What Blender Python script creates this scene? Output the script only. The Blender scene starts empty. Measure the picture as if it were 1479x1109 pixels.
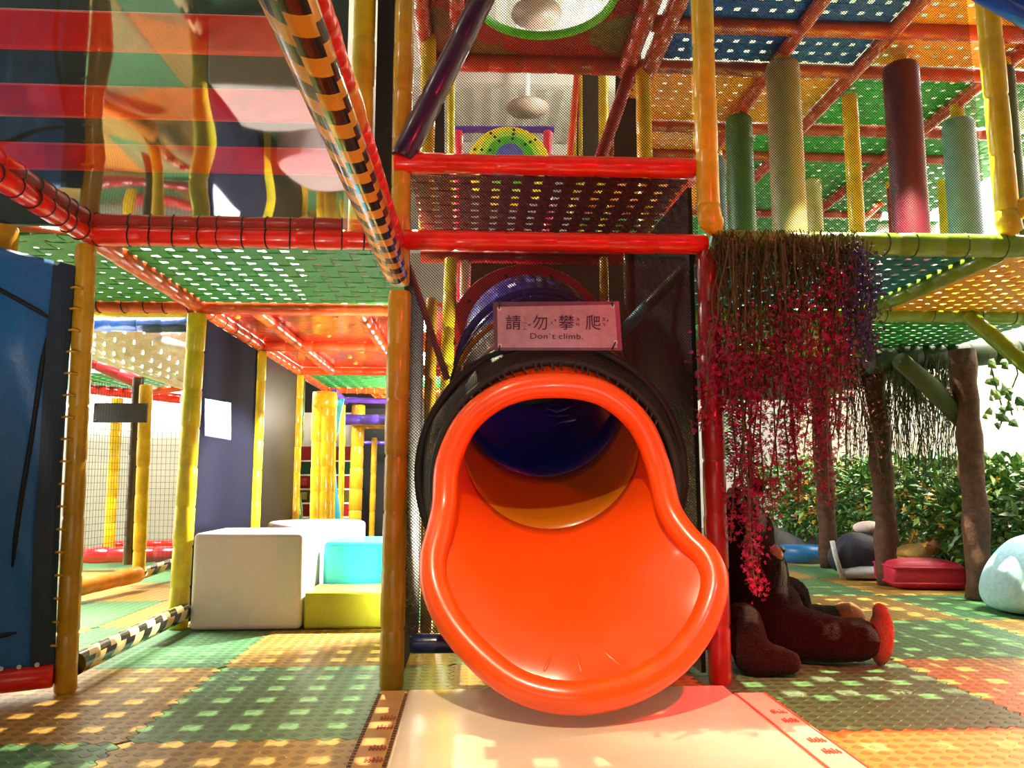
import bpy, bmesh, math, random
from mathutils import Vector, Matrix, Euler
R = math.radians
random.seed(7)
sc = bpy.context.scene
COL = sc.collection

# ------------------------------------------------------------------ camera
FPX = 1120.0
CAMH = 0.84
PITCH, YAW = R(7.148), R(3.017)
cam = bpy.data.cameras.new('camera'); camo = bpy.data.objects.new('camera', cam); COL.objects.link(camo)
cam.sensor_width = 36; cam.lens = FPX / 1479 * 36; cam.clip_start = .05; cam.clip_end = 100
camo.location = (0, 0, CAMH); camo.rotation_euler = (math.pi/2 + PITCH, 0, -YAW)
sc.camera = camo

def at(px, py, Y):                                   # photograph pixel at world depth Y -> world point
    a = (px - 739.5) / FPX; b = (554.5 - py) / FPX
    f = math.cos(PITCH) - b*math.sin(PITCH); u = math.sin(PITCH) + b*math.cos(PITCH)
    X = a*math.cos(YAW) + f*math.sin(YAW); YY = -a*math.sin(YAW) + f*math.cos(YAW)
    t = Y / YY
    return Vector((X*t, Y, CAMH + u*t))

def atz(px, py, z):                                  # photograph pixel on the horizontal plane at height z
    p = at(px, py, 1.0); t = (z - CAMH) / (p.z - CAMH)
    return Vector((p.x*t, t, z))

# ------------------------------------------------------------------ view, world, lights
sc.view_settings.view_transform = 'Standard'; sc.view_settings.look = 'None'
sc.view_settings.gamma = 1; sc.view_settings.exposure = 0.0
sc.view_settings.use_curve_mapping = False
w = bpy.data.worlds.new('world'); sc.world = w; w.use_nodes = True
w.node_tree.nodes['Background'].inputs[0].default_value = (1.0, .86, .72, 1)
w.node_tree.nodes['Background'].inputs[1].default_value = .05

def spot(name, loc, tgt, watts, color, deg=60, blend=.4, radius=.02):
    l = bpy.data.lights.new(name, 'SPOT'); o = bpy.data.objects.new(name, l); COL.objects.link(o)
    l.energy = watts; l.color = color; l.spot_size = R(deg); l.spot_blend = blend; l.shadow_soft_size = radius
    o.location = loc; o.rotation_euler = (Vector(tgt) - Vector(loc)).to_track_quat('-Z', 'Y').to_euler()
    return o
def point(name, loc, watts, color, radius=.08):
    l = bpy.data.lights.new(name, 'POINT'); o = bpy.data.objects.new(name, l); COL.objects.link(o)
    l.energy = watts; l.color = color; l.shadow_soft_size = radius; o.location = loc
    return o
def area(name, loc, tgt, watts, color, sx, sy):
    l = bpy.data.lights.new(name, 'AREA'); o = bpy.data.objects.new(name, l); COL.objects.link(o)
    l.energy = watts; l.color = color; l.shape = 'RECTANGLE'; l.size = sx; l.size_y = sy
    o.location = loc; o.rotation_euler = (Vector(tgt) - Vector(loc)).to_track_quat('-Z', 'Y').to_euler()
    return o
WARM = (1.0, .80, .55)
# ceiling lamp above the woven green deck: its light falls through the holes onto the mats
spot('lamp_light_left', (-.75, 5.5, 5.3), (-1.0, 3.6, 0), 3400, (1, .86, .52), 50, .6, .015)
# lamp under the upper right deck: dapples on the mats on the right
spot('lamp_light_right', (2.35, 3.75, 3.40), (2.35, 3.9, 0), 1900, (1, .88, .52), 76, .35, .010)
spot('dapple_fill_light', (2.55, 6.05, 3.30), (2.35, 4.5, 0), 1700, (1, .88, .52), 72, .5, .010)  # added second spot, carries the dapples further back
# lamp beside the tube slide that floods the soft blocks
spot('lamp_light_blocks', (-.02, 5.55, 1.72), (-1.1, 5.6, .2), 1100, (1, .97, .90), 88, .35, .03)
spot('post_fill_light', (.22, 4.45, .5), (-.6, 4.6, .9), 480, (1, .95, .75), 130, .5, .04)  # added spot that brightens the posts left of the slide
spot('step_fill_light', (-1.2, .7, .25), (-1.15, 3.0, 2.15), 95, (1, .86, .70), 62, .8, .1)  # added spot so the red steps show through the clear sheet
# red stage lamp in front, warm lamp front left
spot('lamp_light_red', (1.5, .5, 3.0), (1.72, 2.3, 0), 1600, (1, .03, .05), 42, .6, .05)
spot('lamp_light_red_wide', (1.7, -.2, 2.4), (.5, 3.3, 1.6), 170, (1, .03, .06), 50, .7, .05)
spot('lamp_light_front', (-.4, .2, 4.2), (.38, 2.6, .1), 760, (1, .78, .50), 32, .7, .04)
# daylight over the hedge
area('daylight_right', (4.9, 7.2, 4.6), (4.9, 7.2, 0), 1700, (1, .96, .86), 1.0, 5.0)
area('fill_light_left', (-3.6, 6.2, 4.2), (-3.6, 7.6, .6), 1300, (1, .97, .90), 2.0, 2.0)  # area fill that brightens the white rear wall at left
# added point lights above the decks, brightening the ceiling and webs
for k, (x, y, z, e) in enumerate([(-3, 2.0, 5.2, 60), (1.5, 8.4, 5.2, 220), (2.6, 5.8, 5.0, 70), (3.2, 9.0, 5.0, 110), (-2, 9.5, 4.8, 120)]):
    point('hall_fill_light', (x, y, z), e, (1, .88, .72), .12)
point('deck_lamp_light', (1.9, 7.0, 2.9), 14, (1, .85, .6), .08)
point('rear_lamp_light', (-.55, 8.3, 1.55), 110, (1, .9, .7), .08)
area('front_fill_light', (-.7, -1.6, 1.25), (-.5, 4, 1.7), 22, (1, .80, .60), 3.0, 1.5)
spot('tube_fill_light', (.75, -.6, .62), (.33, 3.6, 1.25), 60, (1, .92, .85), 11, .8, .05)  # added narrow spot that brightens the inside of the tube

# ------------------------------------------------------------------ materials
MC = {}
def nmat(name):
    m = bpy.data.materials.new(name); m.use_nodes = True
    return m, m.node_tree.nodes, m.node_tree.links, m.node_tree.nodes['Principled BSDF']
def mat(name, col, rough=.4, bump=0.0, scale=30.0, var=.12, metal=0.0, spec=.5, sss=0.0, sheen=0.0, emit=None, es=0.0, coat=0.0):
    if name in MC: return MC[name]
    m, n, l, p = nmat(name)
    p.inputs['Roughness'].default_value = rough; p.inputs['Metallic'].default_value = metal
    p.inputs['Specular IOR Level'].default_value = spec
    tc = n.new('ShaderNodeTexCoord'); no = n.new('ShaderNodeTexNoise'); no.inputs['Scale'].default_value = scale
    no.inputs['Detail'].default_value = 4; l.new(tc.outputs['Object'], no.inputs['Vector'])
    cr = n.new('ShaderNodeValToRGB')
    cr.color_ramp.elements[0].position = .3; cr.color_ramp.elements[1].position = .7
    cr.color_ramp.elements[0].color = tuple(c*(1-var) for c in col) + (1,)
    cr.color_ramp.elements[1].color = tuple(min(1, c*(1+var)) for c in col) + (1,)
    l.new(no.outputs['Fac'], cr.inputs[0]); l.new(cr.outputs[0], p.inputs['Base Color'])
    if bump:
        b = n.new('ShaderNodeBump'); b.inputs['Strength'].default_value = bump; b.inputs['Distance'].default_value = .01
        l.new(no.outputs['Fac'], b.inputs['Height']); l.new(b.outputs[0], p.inputs['Normal'])
    if sss:
        p.inputs['Subsurface Weight'].default_value = sss; p.inputs['Subsurface Radius'].default_value = (.05, .02, .01)
    if sheen: p.inputs['Sheen Weight'].default_value = sheen
    if coat: p.inputs['Coat Weight'].default_value = coat; p.inputs['Coat Roughness'].default_value = .1
    if emit:
        p.inputs['Emission Color'].default_value = tuple(emit) + (1,); p.inputs['Emission Strength'].default_value = es
    MC[name] = m; return m
def vinyl(name, col, rough=.28): return mat(name, col, rough, .25, 14, .15, coat=.25)

YEL = vinyl('vinyl_yellow', (.80, .50, .015)); OCH = vinyl('vinyl_ochre', (.58, .31, .012)); LIM = vinyl('vinyl_lime_yellow', (.72, .60, .02))
RED = vinyl('vinyl_red', (.86, .02, .010)); ORR = vinyl('vinyl_orange_red', (.78, .085, .015)); DRED = vinyl('vinyl_dark_red', (.30, .012, .015))
RUST = vinyl('vinyl_rust_red', (.42, .045, .02)); GRN = vinyl('vinyl_leaf_green', (.20, .36, .03)); NAVY = vinyl('vinyl_navy', (.012, .018, .10))
PUR = vinyl('vinyl_dark_purple', (.045, .011, .055)); VIO = vinyl('vinyl_violet', (.10, .04, .45)); BLU = vinyl('vinyl_blue', (.01, .06, .48))
ORA = vinyl('vinyl_orange', (.85, .27, .03)); BLK = mat('black_cloth', (.007, .007, .008), .7, .2, 60); WHV = vinyl('vinyl_white', (.82, .80, .77), .4)
def strapm(name, col): return mat(name, col, .55, .3, 90, .18)
SGRN = strapm('strap_green', (.022, .28, .06)); SMAR = strapm('strap_maroon', (.22, .018, .016)); SBLU = strapm('strap_blue', (.012, .07, .36))
SORA = strapm('strap_orange', (.78, .28, .02)); STEA = strapm('strap_teal', (.01, .19, .28)); SYEL = strapm('strap_amber', (.80, .38, .02)); SWHI = strapm('strap_white', (.8, .77, .72))

def net_mat(name, col, pitch, wfrac, rough=.6):
    m, n, l, p = nmat(name)
    p.inputs['Base Color'].default_value = col + (1,); p.inputs['Roughness'].default_value = rough
    uv = n.new('ShaderNodeUVMap'); sep = n.new('ShaderNodeSeparateXYZ'); l.new(uv.outputs[0], sep.inputs[0])
    outs = []
    for op in ('ADD', 'SUBTRACT'):
        a = n.new('ShaderNodeMath'); a.operation = op; l.new(sep.outputs[0], a.inputs[0]); l.new(sep.outputs[1], a.inputs[1])
        s = n.new('ShaderNodeMath'); s.operation = 'MULTIPLY'; l.new(a.outputs[0], s.inputs[0]); s.inputs[1].default_value = 1/pitch
        f = n.new('ShaderNodeMath'); f.operation = 'FRACT'; l.new(s.outputs[0], f.inputs[0])
        t = n.new('ShaderNodeMath'); t.operation = 'LESS_THAN'; l.new(f.outputs[0], t.inputs[0]); t.inputs[1].default_value = wfrac if op == 'ADD' else wfrac*.6
        outs.append(t)
    mx = n.new('ShaderNodeMath'); mx.operation = 'MAXIMUM'; l.new(outs[0].outputs[0], mx.inputs[0]); l.new(outs[1].outputs[0], mx.inputs[1])
    tr = n.new('ShaderNodeBsdfTransparent'); ms = n.new('ShaderNodeMixShader')
    l.new(mx.outputs[0], ms.inputs[0]); l.new(tr.outputs[0], ms.inputs[1]); l.new(p.outputs[0], ms.inputs[2])
    l.new(ms.outputs[0], n['Material Output'].inputs[0])
    return m
NET = net_mat('fine_black_net', (.012, .011, .010), .0135, .34)
NETD = net_mat('dense_black_net', (.010, .009, .008), .0115, .78)

def hazard_mat(name, c1, c2, pitch=.11, axis=2):
    m, n, l, p = nmat(name); p.inputs['Roughness'].default_value = .22; p.inputs['Coat Weight'].default_value = .3
    uv = n.new('ShaderNodeUVMap'); sep = n.new('ShaderNodeSeparateXYZ'); l.new(uv.outputs[0], sep.inputs[0])
    # u: 0..1 around, v: metres along;  zig-zag in steps around the pipe
    def M(op, a, b=None):
        q = n.new('ShaderNodeMath'); q.operation = op
        for i, v in enumerate((a, b)):
            if v is None: continue
            if isinstance(v, (int, float)): q.inputs[i].default_value = v
            else: l.new(v.outputs[0], q.inputs[i])
        return q
    u6 = n.new('ShaderNodeMath'); u6.operation = 'MULTIPLY'; l.new(sep.outputs[0], u6.inputs[0]); u6.inputs[1].default_value = 6
    saw = M('FRACT', u6); fl = M('FLOOR', u6)
    off = M('ADD', M('MULTIPLY', saw, .30), M('MULTIPLY', fl, .0))
    v = n.new('ShaderNodeMath'); v.operation = 'DIVIDE'; l.new(sep.outputs[1], v.inputs[0]); v.inputs[1].default_value = pitch
    fr = M('FRACT', M('ADD', v, off)); th = M('LESS_THAN', fr, .5)
    mx = n.new('ShaderNodeMix'); mx.data_type = 'RGBA'
    l.new(th.outputs[0], mx.inputs['Factor']); mx.inputs['A'].default_value = c1 + (1,); mx.inputs['B'].default_value = c2 + (1,)
    l.new(mx.outputs['Result'], p.inputs['Base Color'])
    return m
HAZ = hazard_mat('hazard_tape_orange_black', (.78, .33, .03), (.012, .013, .012), .15)
HAZ2 = hazard_mat('hazard_tape_pale_black', (.80, .62, .30), (.014, .016, .014), .2)

def clear_vinyl():
    m, n, l, p = nmat('clear_vinyl')
    tr = n.new('ShaderNodeBsdfTransparent'); tr.inputs[0].default_value = (.93, .90, .85, 1)
    gl = n.new('ShaderNodeBsdfGlossy'); gl.inputs['Roughness'].default_value = .035; gl.inputs[0].default_value = (1, 1, 1, 1)
    fr = n.new('ShaderNodeLayerWeight'); fr.inputs[0].default_value = .5
    cu = n.new('ShaderNodeMath'); cu.operation = 'POWER'; l.new(fr.outputs['Facing'], cu.inputs[0]); cu.inputs[1].default_value = 2.5
    a = n.new('ShaderNodeMath'); a.operation = 'MULTIPLY_ADD'; l.new(cu.outputs[0], a.inputs[0]); a.inputs[1].default_value = .80; a.inputs[2].default_value = .04; a.use_clamp = True
    ms = n.new('ShaderNodeMixShader'); l.new(a.outputs[0], ms.inputs[0]); l.new(tr.outputs[0], ms.inputs[1]); l.new(gl.outputs[0], ms.inputs[2])
    l.new(ms.outputs[0], n['Material Output'].inputs[0]); return m
CLEAR = clear_vinyl()

def tile_mat(name, col):
    m, n, l, p = nmat(name); p.inputs['Roughness'].default_value = .42
    geo = n.new('ShaderNodeNewGeometry'); sep = n.new('ShaderNodeSeparateXYZ'); l.new(geo.outputs['Position'], sep.inputs[0])
    def M(op, a, b):
        q = n.new('ShaderNodeMath'); q.operation = op
        for i, v in enumerate((a, b)):
            if isinstance(v, (int, float)): q.inputs[i].default_value = v
            else: l.new(v, q.inputs[i])
        return q.outputs[0]
    k = 2*math.pi/.055
    sx = M('SINE', M('MULTIPLY', M('ADD', sep.outputs[0], sep.outputs[1]), k*.5), 0); sy = M('SINE', M('MULTIPLY', M('SUBTRACT', sep.outputs[0], sep.outputs[1]), k*.5), 0)
    h = M('MULTIPLY', sx, sy)
    cr = n.new('ShaderNodeValToRGB'); cr.color_ramp.elements[0].position = .05; cr.color_ramp.elements[1].position = .3
    l.new(h, cr.inputs[0])
    mix = n.new('ShaderNodeMix'); mix.data_type = 'RGBA'; l.new(cr.outputs[0], mix.inputs['Factor'])
    mix.inputs['A'].default_value = col + (1,); mix.inputs['B'].default_value = tuple(c*.62 for c in col) + (1,)
    l.new(mix.outputs['Result'], p.inputs['Base Color'])
    b = n.new('ShaderNodeBump'); b.inputs['Strength'].default_value = .55; b.inputs['Distance'].default_value = .006
    l.new(cr.outputs[0], b.inputs['Height']); l.new(b.outputs[0], p.inputs['Normal']); return m
TG = tile_mat('foam_tile_green', (.09, .25, .095)); TO = tile_mat('foam_tile_amber', (.44, .26, .045))

# ------------------------------------------------------------------ mesh helpers
class MB:
    def __init__(s): s.v = []; s.f = []; s.uv = {}
    def add(s, vs, fs, uvs=None):
        o = len(s.v); s.v += [tuple(v) for v in vs]
        for i, f in enumerate(fs):
            if uvs: s.uv[len(s.f)] = uvs[i]
            s.f.append(tuple(o + k for k in f))
        return s
    def box(s, lo, hi, rot=None, c=None):
        x0, y0, z0 = lo; x1, y1, z1 = hi
        vs = [Vector(p) for p in ((x0,y0,z0),(x1,y0,z0),(x1,y1,z0),(x0,y1,z0),(x0,y0,z1),(x1,y0,z1),(x1,y1,z1),(x0,y1,z1))]
        if rot:
            c = Vector(c) if c else (Vector(lo)+Vector(hi))/2
            vs = [c + rot @ (v - c) for v in vs]
        return s.add(vs, [(0,3,2,1),(4,5,6,7),(0,1,5,4),(1,2,6,5),(2,3,7,6),(3,0,4,7)])
    def tube(s, pts, rad, n=14, caps=True, closed=False, uv=False):
        pts = [Vector(p) for p in pts]; N = len(pts)
        rr = rad if isinstance(rad, (list, tuple)) else [rad]*N
        vs = []; up = None; L = 0; ls = []
        for i, p in enumerate(pts):
            if closed: t = (pts[(i+1) % N] - pts[i-1])
            else: t = pts[min(i+1, N-1)] - pts[max(i-1, 0)]
            t = t.normalized() if t.length > 1e-9 else Vector((0,0,1))
            if up is None:
                up = Vector((0,0,1)) if abs(t.z) < .9 else Vector((0,1,0))
            a = (up - t*up.dot(t)).normalized(); up = a; b = t.cross(a)
            if i: L += (pts[i]-pts[i-1]).length
            ls.append(L)
            for k in range(n):
                th = 2*math.pi*k/n
                vs.append(p + (a*math.cos(th) + b*math.sin(th))*rr[i])
        fs = []; uvs = []
        for i in range(N if closed else N-1):
            j = (i+1) % N
            for k in range(n):
                k2 = (k+1) % n
                fs.append((i*n+k, i*n+k2, j*n+k2, j*n+k))
                uvs.append(((k/n, ls[i]), ((k+1)/n, ls[i]), ((k+1)/n, ls[j]), (k/n, ls[j])))
        if caps and not closed:
            fs.append(tuple(range(n-1, -1, -1))); uvs.append(tuple((0, 0) for _ in range(n)))
            fs.append(tuple((N-1)*n + k for k in range(n))); uvs.append(tuple((0, L) for _ in range(n)))
        return s.add(vs, fs, uvs if uv else None)
    def ball(s, c, r, rot=None, nu=14, nv=9):
        c = Vector(c); r = Vector(r) if not isinstance(r, (int, float)) else Vector((r,)*3)
        vs = []
        for i in range(1, nv):
            ph = math.pi*i/nv
            for k in range(nu):
                th = 2*math.pi*k/nu
                q = Vector((r.x*math.sin(ph)*math.cos(th), r.y*math.sin(ph)*math.sin(th), r.z*math.cos(ph)))
                vs.append(c + (rot @ q if rot else q))
        t = Vector((0,0,r.z)); vs.append(c + (rot @ t if rot else t)); vs.append(c - (rot @ t if rot else t))
        T, B = len(vs)-2, len(vs)-1; fs = []
        for i in range(nv-2):
            for k in range(nu):
                k2 = (k+1) % nu; fs.append((i*nu+k, (i+1)*nu+k, (i+1)*nu+k2, i*nu+k2))
        for k in range(nu):
            fs.append((T, k, (k+1) % nu)); fs.append((B, (nv-2)*nu+(k+1) % nu, (nv-2)*nu+k))
        return s.add(vs, fs)
    def grid(s, fn, nu, nv, uvscale=None):
        vs = [fn(i/nu, j/nv) for j in range(nv+1) for i in range(nu+1)]
        fs = []; uvs = []
        for j in range(nv):
            for i in range(nu):
                a = j*(nu+1)+i; fs.append((a, a+1, a+nu+2, a+nu+1))
                if uvscale: uvs.append(tuple((x/nu*uvscale[0], y/nv*uvscale[1]) for x, y in ((i,j),(i+1,j),(i+1,j+1),(i,j+1))))
        return s.add(vs, fs, uvs if uvscale else None)
    def mesh(s, name, base, smooth=False):
        me = bpy.data.meshes.new(name); me.from_pydata([(v[0]-base[0], v[1]-base[1], v[2]-base[2]) for v in s.v], [], s.f)
        if s.uv:
            ul = me.uv_layers.new(name='UVMap')
            for p in me.polygons:
                u = s.uv.get(p.index)
                if u:
                    for k, li in enumerate(p.loop_indices): ul.data[li].uv = u[k]
        if smooth: me.polygons.foreach_set('use_smooth', [True]*len(me.polygons))
        me.update(); return me
    def base(s):
        xs = [v[0] for v in s.v]; ys = [v[1] for v in s.v]; zs = [v[2] for v in s.v]
        return Vector(((min(xs)+max(xs))/2, (min(ys)+max(ys))/2, min(zs)))

WL = {}
def props(o, label=None, cat=None, group=None, kind=None):
    if label: o['label'] = label
    if cat: o['category'] = cat
    if group: o['group'] = group
    if kind: o['kind'] = kind
    return o
def link(name, me, loc, parent=None):
    o = bpy.data.objects.new(name, me); COL.objects.link(o)
    loc = Vector(loc); WL[o] = loc
    if parent: o.parent = parent; o.location = loc - WL[parent]
    else: o.location = loc
    return o
def O(name, mb, m, parent=None, label=None, cat=None, group=None, kind=None, smooth=False, base=None):
    b = Vector(base) if base is not None else mb.base()
    me = mb.mesh(name, b, smooth)
    for q in (m if isinstance(m, (list, tuple)) else [m]): me.materials.append(q)
    return props(link(name, me, b, parent), label, cat, group, kind)
def T(name, label, cat, loc, group=None):
    o = link(name, None, loc); o.empty_display_size = .1
    return props(o, label, cat, group)
def smooth_by_angle(o, deg=40):
    m = o.data
    try: m.set_sharp_from_angle(angle=R(deg))
    except Exception: pass
def bevel(o, wd=.01, seg=3):
    b = o.modifiers.new('bevel', 'BEVEL'); b.width = wd; b.segments = seg; b.limit_method = 'ANGLE'; return o

def pad_tube(mb, p0, p1, r, seg=.21, n=16, wob=.06):
    p0, p1 = Vector(p0), Vector(p1); L = (p1-p0).length; k = max(1, round(L/seg))
    pts = []; rr = []
    for i in range(k):
        q = r*(1 + random.uniform(-wob, wob)*.6)
        for t, s in ((0, .90), (.05, .99), (.5, 1.0 + random.uniform(-.02, .03)), (.95, .99), (1, .90)):
            if t == 0 and i > 0: continue
            pts.append(p0.lerp(p1, (i+t)/k)); rr.append(q*s)
    return mb.tube(pts, rr, n)
def pipe(name, label, cat, p0, p1, r, m, seg=.21, parent=None, group=None, haz=False):
    mb = MB()
    if haz:
        p0, p1 = Vector(p0), Vector(p1); mb.tube([p0.lerp(p1, i/12) for i in range(13)], r, 24, uv=True)
    else: pad_tube(mb, p0, p1, r, seg)
    o = O(name, mb, m, parent, label, None if parent else cat, group, smooth=True)
    smooth_by_angle(o, 60); return o
def ties(parent, p0, p1, r, n, m, name='lacing', rr=.0035, tilt=.25, jit=.2):
    mb = MB(); p0, p1 = Vector(p0), Vector(p1); d = (p1-p0).normalized()
    up = Vector((0,0,1)) if abs(d.z) < .9 else Vector((1,0,0))
    a = (up - d*up.dot(d)).normalized(); b = d.cross(a)
    for i in range(n):
        c = p0.lerp(p1, (i + .5 + random.uniform(-jit, jit))/n); tl = random.uniform(-tilt, tilt)*r
        mb.tube([c + (a*math.cos(t)+b*math.sin(t))*r*1.04 + d*tl*math.sin(t) for t in [2*math.pi*k/14 for k in range(14)]], rr, 4, closed=True)
    return O(name, mb, m, parent, kind='stuff' if n > 6 else None)
BLACKCORD = mat('black_cord', (.015, .015, .015), .6); GREENCORD = mat('green_cord', (.015, .10, .06), .6)

def web(label, x0, x1, y0, y1, z, m, pitch=.105, fill=.66, joined=False, group=None, sag=.0, m2=None):
    root = T('woven_deck', label, 'woven deck', ((x0+x1)/2, (y0+y1)/2, z), group)
    A, B = x1-x0, y1-y0; nx = max(2, round(A/pitch)); ny = max(2, round(B/pitch)); px, py = A/nx, B/ny
    th, am = .0022, .0035
    def strap(L, n, wd, ph, ax):
        mb = MB(); vs = []; fs = []
        K = n*2
        for i in range(K+1):
            t = i/K*L; q = math.sin(math.pi*(t/L*n)) if True else 0
            zz = am*math.sin(math.pi*(i/2 - .0)) * (1 if ph else -1)
            zz -= sag*math.sin(math.pi*t/L)
            for (s, h) in ((-wd/2, -th), (wd/2, -th), (wd/2, th), (-wd/2, th)):
                vs.append((t, s, zz+h) if ax == 0 else (s, t, zz+h))
        for i in range(K):
            for k in range(4):
                a, b = i*4+k, i*4+(k+1) % 4; fs.append((a, b, b+4, a+4))
        mb.add(vs, fs); return mb
    xs = [strap(A, nx, py*fill, ph, 0) for ph in (0, 1)]; ys = [strap(B, ny, px*fill, 1-ph, 1) for ph in (0, 1)]
    if joined:
        mb = MB()
        for j in range(ny): mb.add([(v[0]+x0, v[1]+y0+(j+.5)*py, v[2]+z) for v in xs[j % 2].v], xs[j % 2].f)
        for i in range(nx): mb.add([(v[0]+x0+(i+.5)*px, v[1]+y0, v[2]+z) for v in ys[i % 2].v], ys[i % 2].f)
        O('webbing', mb, m, root, kind='stuff'); return root
    mx = [b.mesh('strap', (0,0,0)) for b in xs]; my = [b.mesh('strap', (0,0,0)) for b in ys]
    for q in mx: q.materials.append(m)
    for q in my: q.materials.append(m2 or m)
    for j in range(ny): link('strap', mx[j % 2], (x0, y0+(j+.5)*py, z), root)
    for i in range(nx): link('strap', my[i % 2], (x0+(i+.5)*px, y0, z), root)
    return root

# ------------------------------------------------------------------ grid of the play frame
XA, XC, XD, XE, XF = -1.65, -.32, 1.05, 2.43, 3.65
Y1, Y2, Y3, Y4, Y5 = 3.33, 4.70, 6.07, 7.44, 8.81
Z1, Z2, Z3 = 1.89, 2.25, 3.55
# ================================================================== SETTING
def S(name, mb, m, parent=None, smooth=False):
    return O(name, mb, m, parent, kind='structure', smooth=smooth)
CONC = mat('grey_screed', (.16, .15, .13), .8, .2, 8)
CREAM = mat('cream_plaster', (.80, .72, .58), .8, .1, 4, .06); WHITEW = mat('white_paint', (.80, .79, .76), .7, .1, 4, .04)
CEIL = mat('grey_corrugated_sheet', (.50, .46, .46), .6, .1, 6, .06); DARKW = mat('grey_paint', (.32, .30, .28), .8, .1, 5)
floor = S('floor', MB().box((-8, -3, -.12), (8, 14.2, -.014)), CONC)
# puzzle mats: every tile a part of the floor with toothed edges
TX0, TY0, TX, TY = -1.12, 2.70, 1.04, 1.02
def seam(t, seed):
    ph = (t*14) % 1.0
    return .011 if ph < .5 else -.011
def edge(a, b, n=14):
    out = []
    for k in range(n):
        t0, t1 = k/n, (k+.5)/n; out += [(t0+.012, .011), (t1-.012, .011), (t1+.012, -.011), (k/n+1/n-.012, -.011)]
    return out
tileE = edge(0, 1)
def tile(i, j, m):
    x0, y0 = TX0+i*TX, TY0+j*TY; g = .002
    pts = []
    pts += [(x0+t*TX, y0+s+g) for t, s in tileE if .02 < t < .98]
    pts += [(x0+TX+s-g, y0+t*TY) for t, s in tileE if .02 < t < .98]
    pts += [(x0+t*TX, y0+TY+s-g) for t, s in reversed(tileE) if .02 < t < .98]
    pts += [(x0+s+g, y0+t*TY) for t, s in reversed(tileE) if .02 < t < .98]
    n = len(pts); mb = MB()
    mb.add([(x, y, 0) for x, y in pts] + [(x, y, -.014) for x, y in pts], [tuple(range(n))] + [(k, n+k, n+(k+1) % n, (k+1) % n) for k in range(n)])
    O('floor_tile', mb, m, floor)
for i in range(-4, 5):
    for j in range(-3, 7):
        if i == 4 and j < -1: pass
        tile(i, j, TG if (i+j) % 2 == 0 else TO)
ceil = MB()
xs = [-8 + k*.125 for k in range(129)]
vs = []; fs = []
for k, x in enumerate(xs): vs += [(x, -3, 6.2 + (.03 if k % 2 else 0)), (x, 14.2, 6.2 + (.03 if k % 2 else 0))]
for k in range(128): fs.append((2*k, 2*k+1, 2*k+3, 2*k+2))
ceil.add(vs, fs); ceiling = S('ceiling', ceil, CEIL)
for y in (7.4, 9.6, 11.8): O('ceiling_beam', MB().box((-8, y, 6.02), (8, y+.14, 6.2)), CEIL, ceiling)
S('wall_back', MB().box((-8, 14.0, 0), (8, 14.2, 6.2)), DARKW)
S('wall_right', MB().box((5.9, -3, 0), (6.1, 14, 6.2)), CREAM)
S('wall_left', MB().box((-8, -3, 0), (-7.8, 14, 6.2)), WHITEW)
S('wall_rear_left', MB().box((-7.8, 8.9, 0), (-1.95, 9.05, 6.2)), WHITEW)

# pendant lamps under the ceiling, seen through the nets
def pendant(c, label):
    t = T('pendant_lamp', label, 'lamp', (c[0], c[1], c[2]))
    mb = MB(); mb.tube([(c[0], c[1], c[2]), (c[0], c[1], c[2]+.04), (c[0], c[1], c[2]+.10), (c[0], c[1], c[2]+.16)], [.27, .26, .16, .05], 20)
    O('lamp_shade', mb, mat('brown_grey_metal', (.32, .24, .22), .5), t, smooth=True)
    O('rod', MB().tube([(c[0], c[1], c[2]+.16), (c[0], c[1], 6.2)], .03, 8), mat('pale_rod', (.85, .84, .84), .4), t)
pendant(at(762, 158, 9.3), 'round brown pendant lamp above the yellow and green tube, behind the net')
pendant(at(775, 22, 7.6), 'round brown pendant lamp seen through the green ringed hole')

# ================================================================== POSTS AND BEAMS
def post(label, p0, p1, r, m, seg=.23, group=None): return pipe('padded_post', label, 'post', p0, p1, r, m, seg, None, group)
def beam(label, p0, p1, r, m, seg=.21, group=None): return pipe('padded_beam', label, 'beam', p0, p1, r, m, seg, None, group)
pA = post('ochre padded post at left, blue tarp laced to it', (XA+.03, Y1, 0), (XA-.01, Y1, 1.845), .043, OCH)
post('lime yellow padded post left of the white cube', (XA-.03, Y2, 0), (XA-.01, Y2, 1.845), .055, LIM)
post('bright yellow post behind the white cube, lit from the right', (XA, Y3, 0), (XA, Y3, 1.845), .052, LIM)
post('yellow post with green cushion behind it, beyond the second black panel', (XA, Y4, 0), (XA, Y4, 1.845), .05, YEL)
post('ochre padded post left of the orange slide, below the striped pole', (XC, Y1, 0), (XC+.005, Y1, 1.66), .05, OCH)
post('yellow padded post above the left end of the two red front beams', (XC, Y1+.03, 1.70), (XC, Y1+.03, 4.6), .046, OCH)
post('yellow padded post between the red wrapped rail and the black column', (-.52, Y1+.15, 1.96), (-.52, Y1+.15, 4.6), .052, YEL)
O('upright_panel', MB().box((-.455, Y1+.12, 1.97), (-.375, Y1+.25, 4.6)), BLK, None, 'narrow black cloth column between two yellow posts, upper centre', 'panel')
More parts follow.
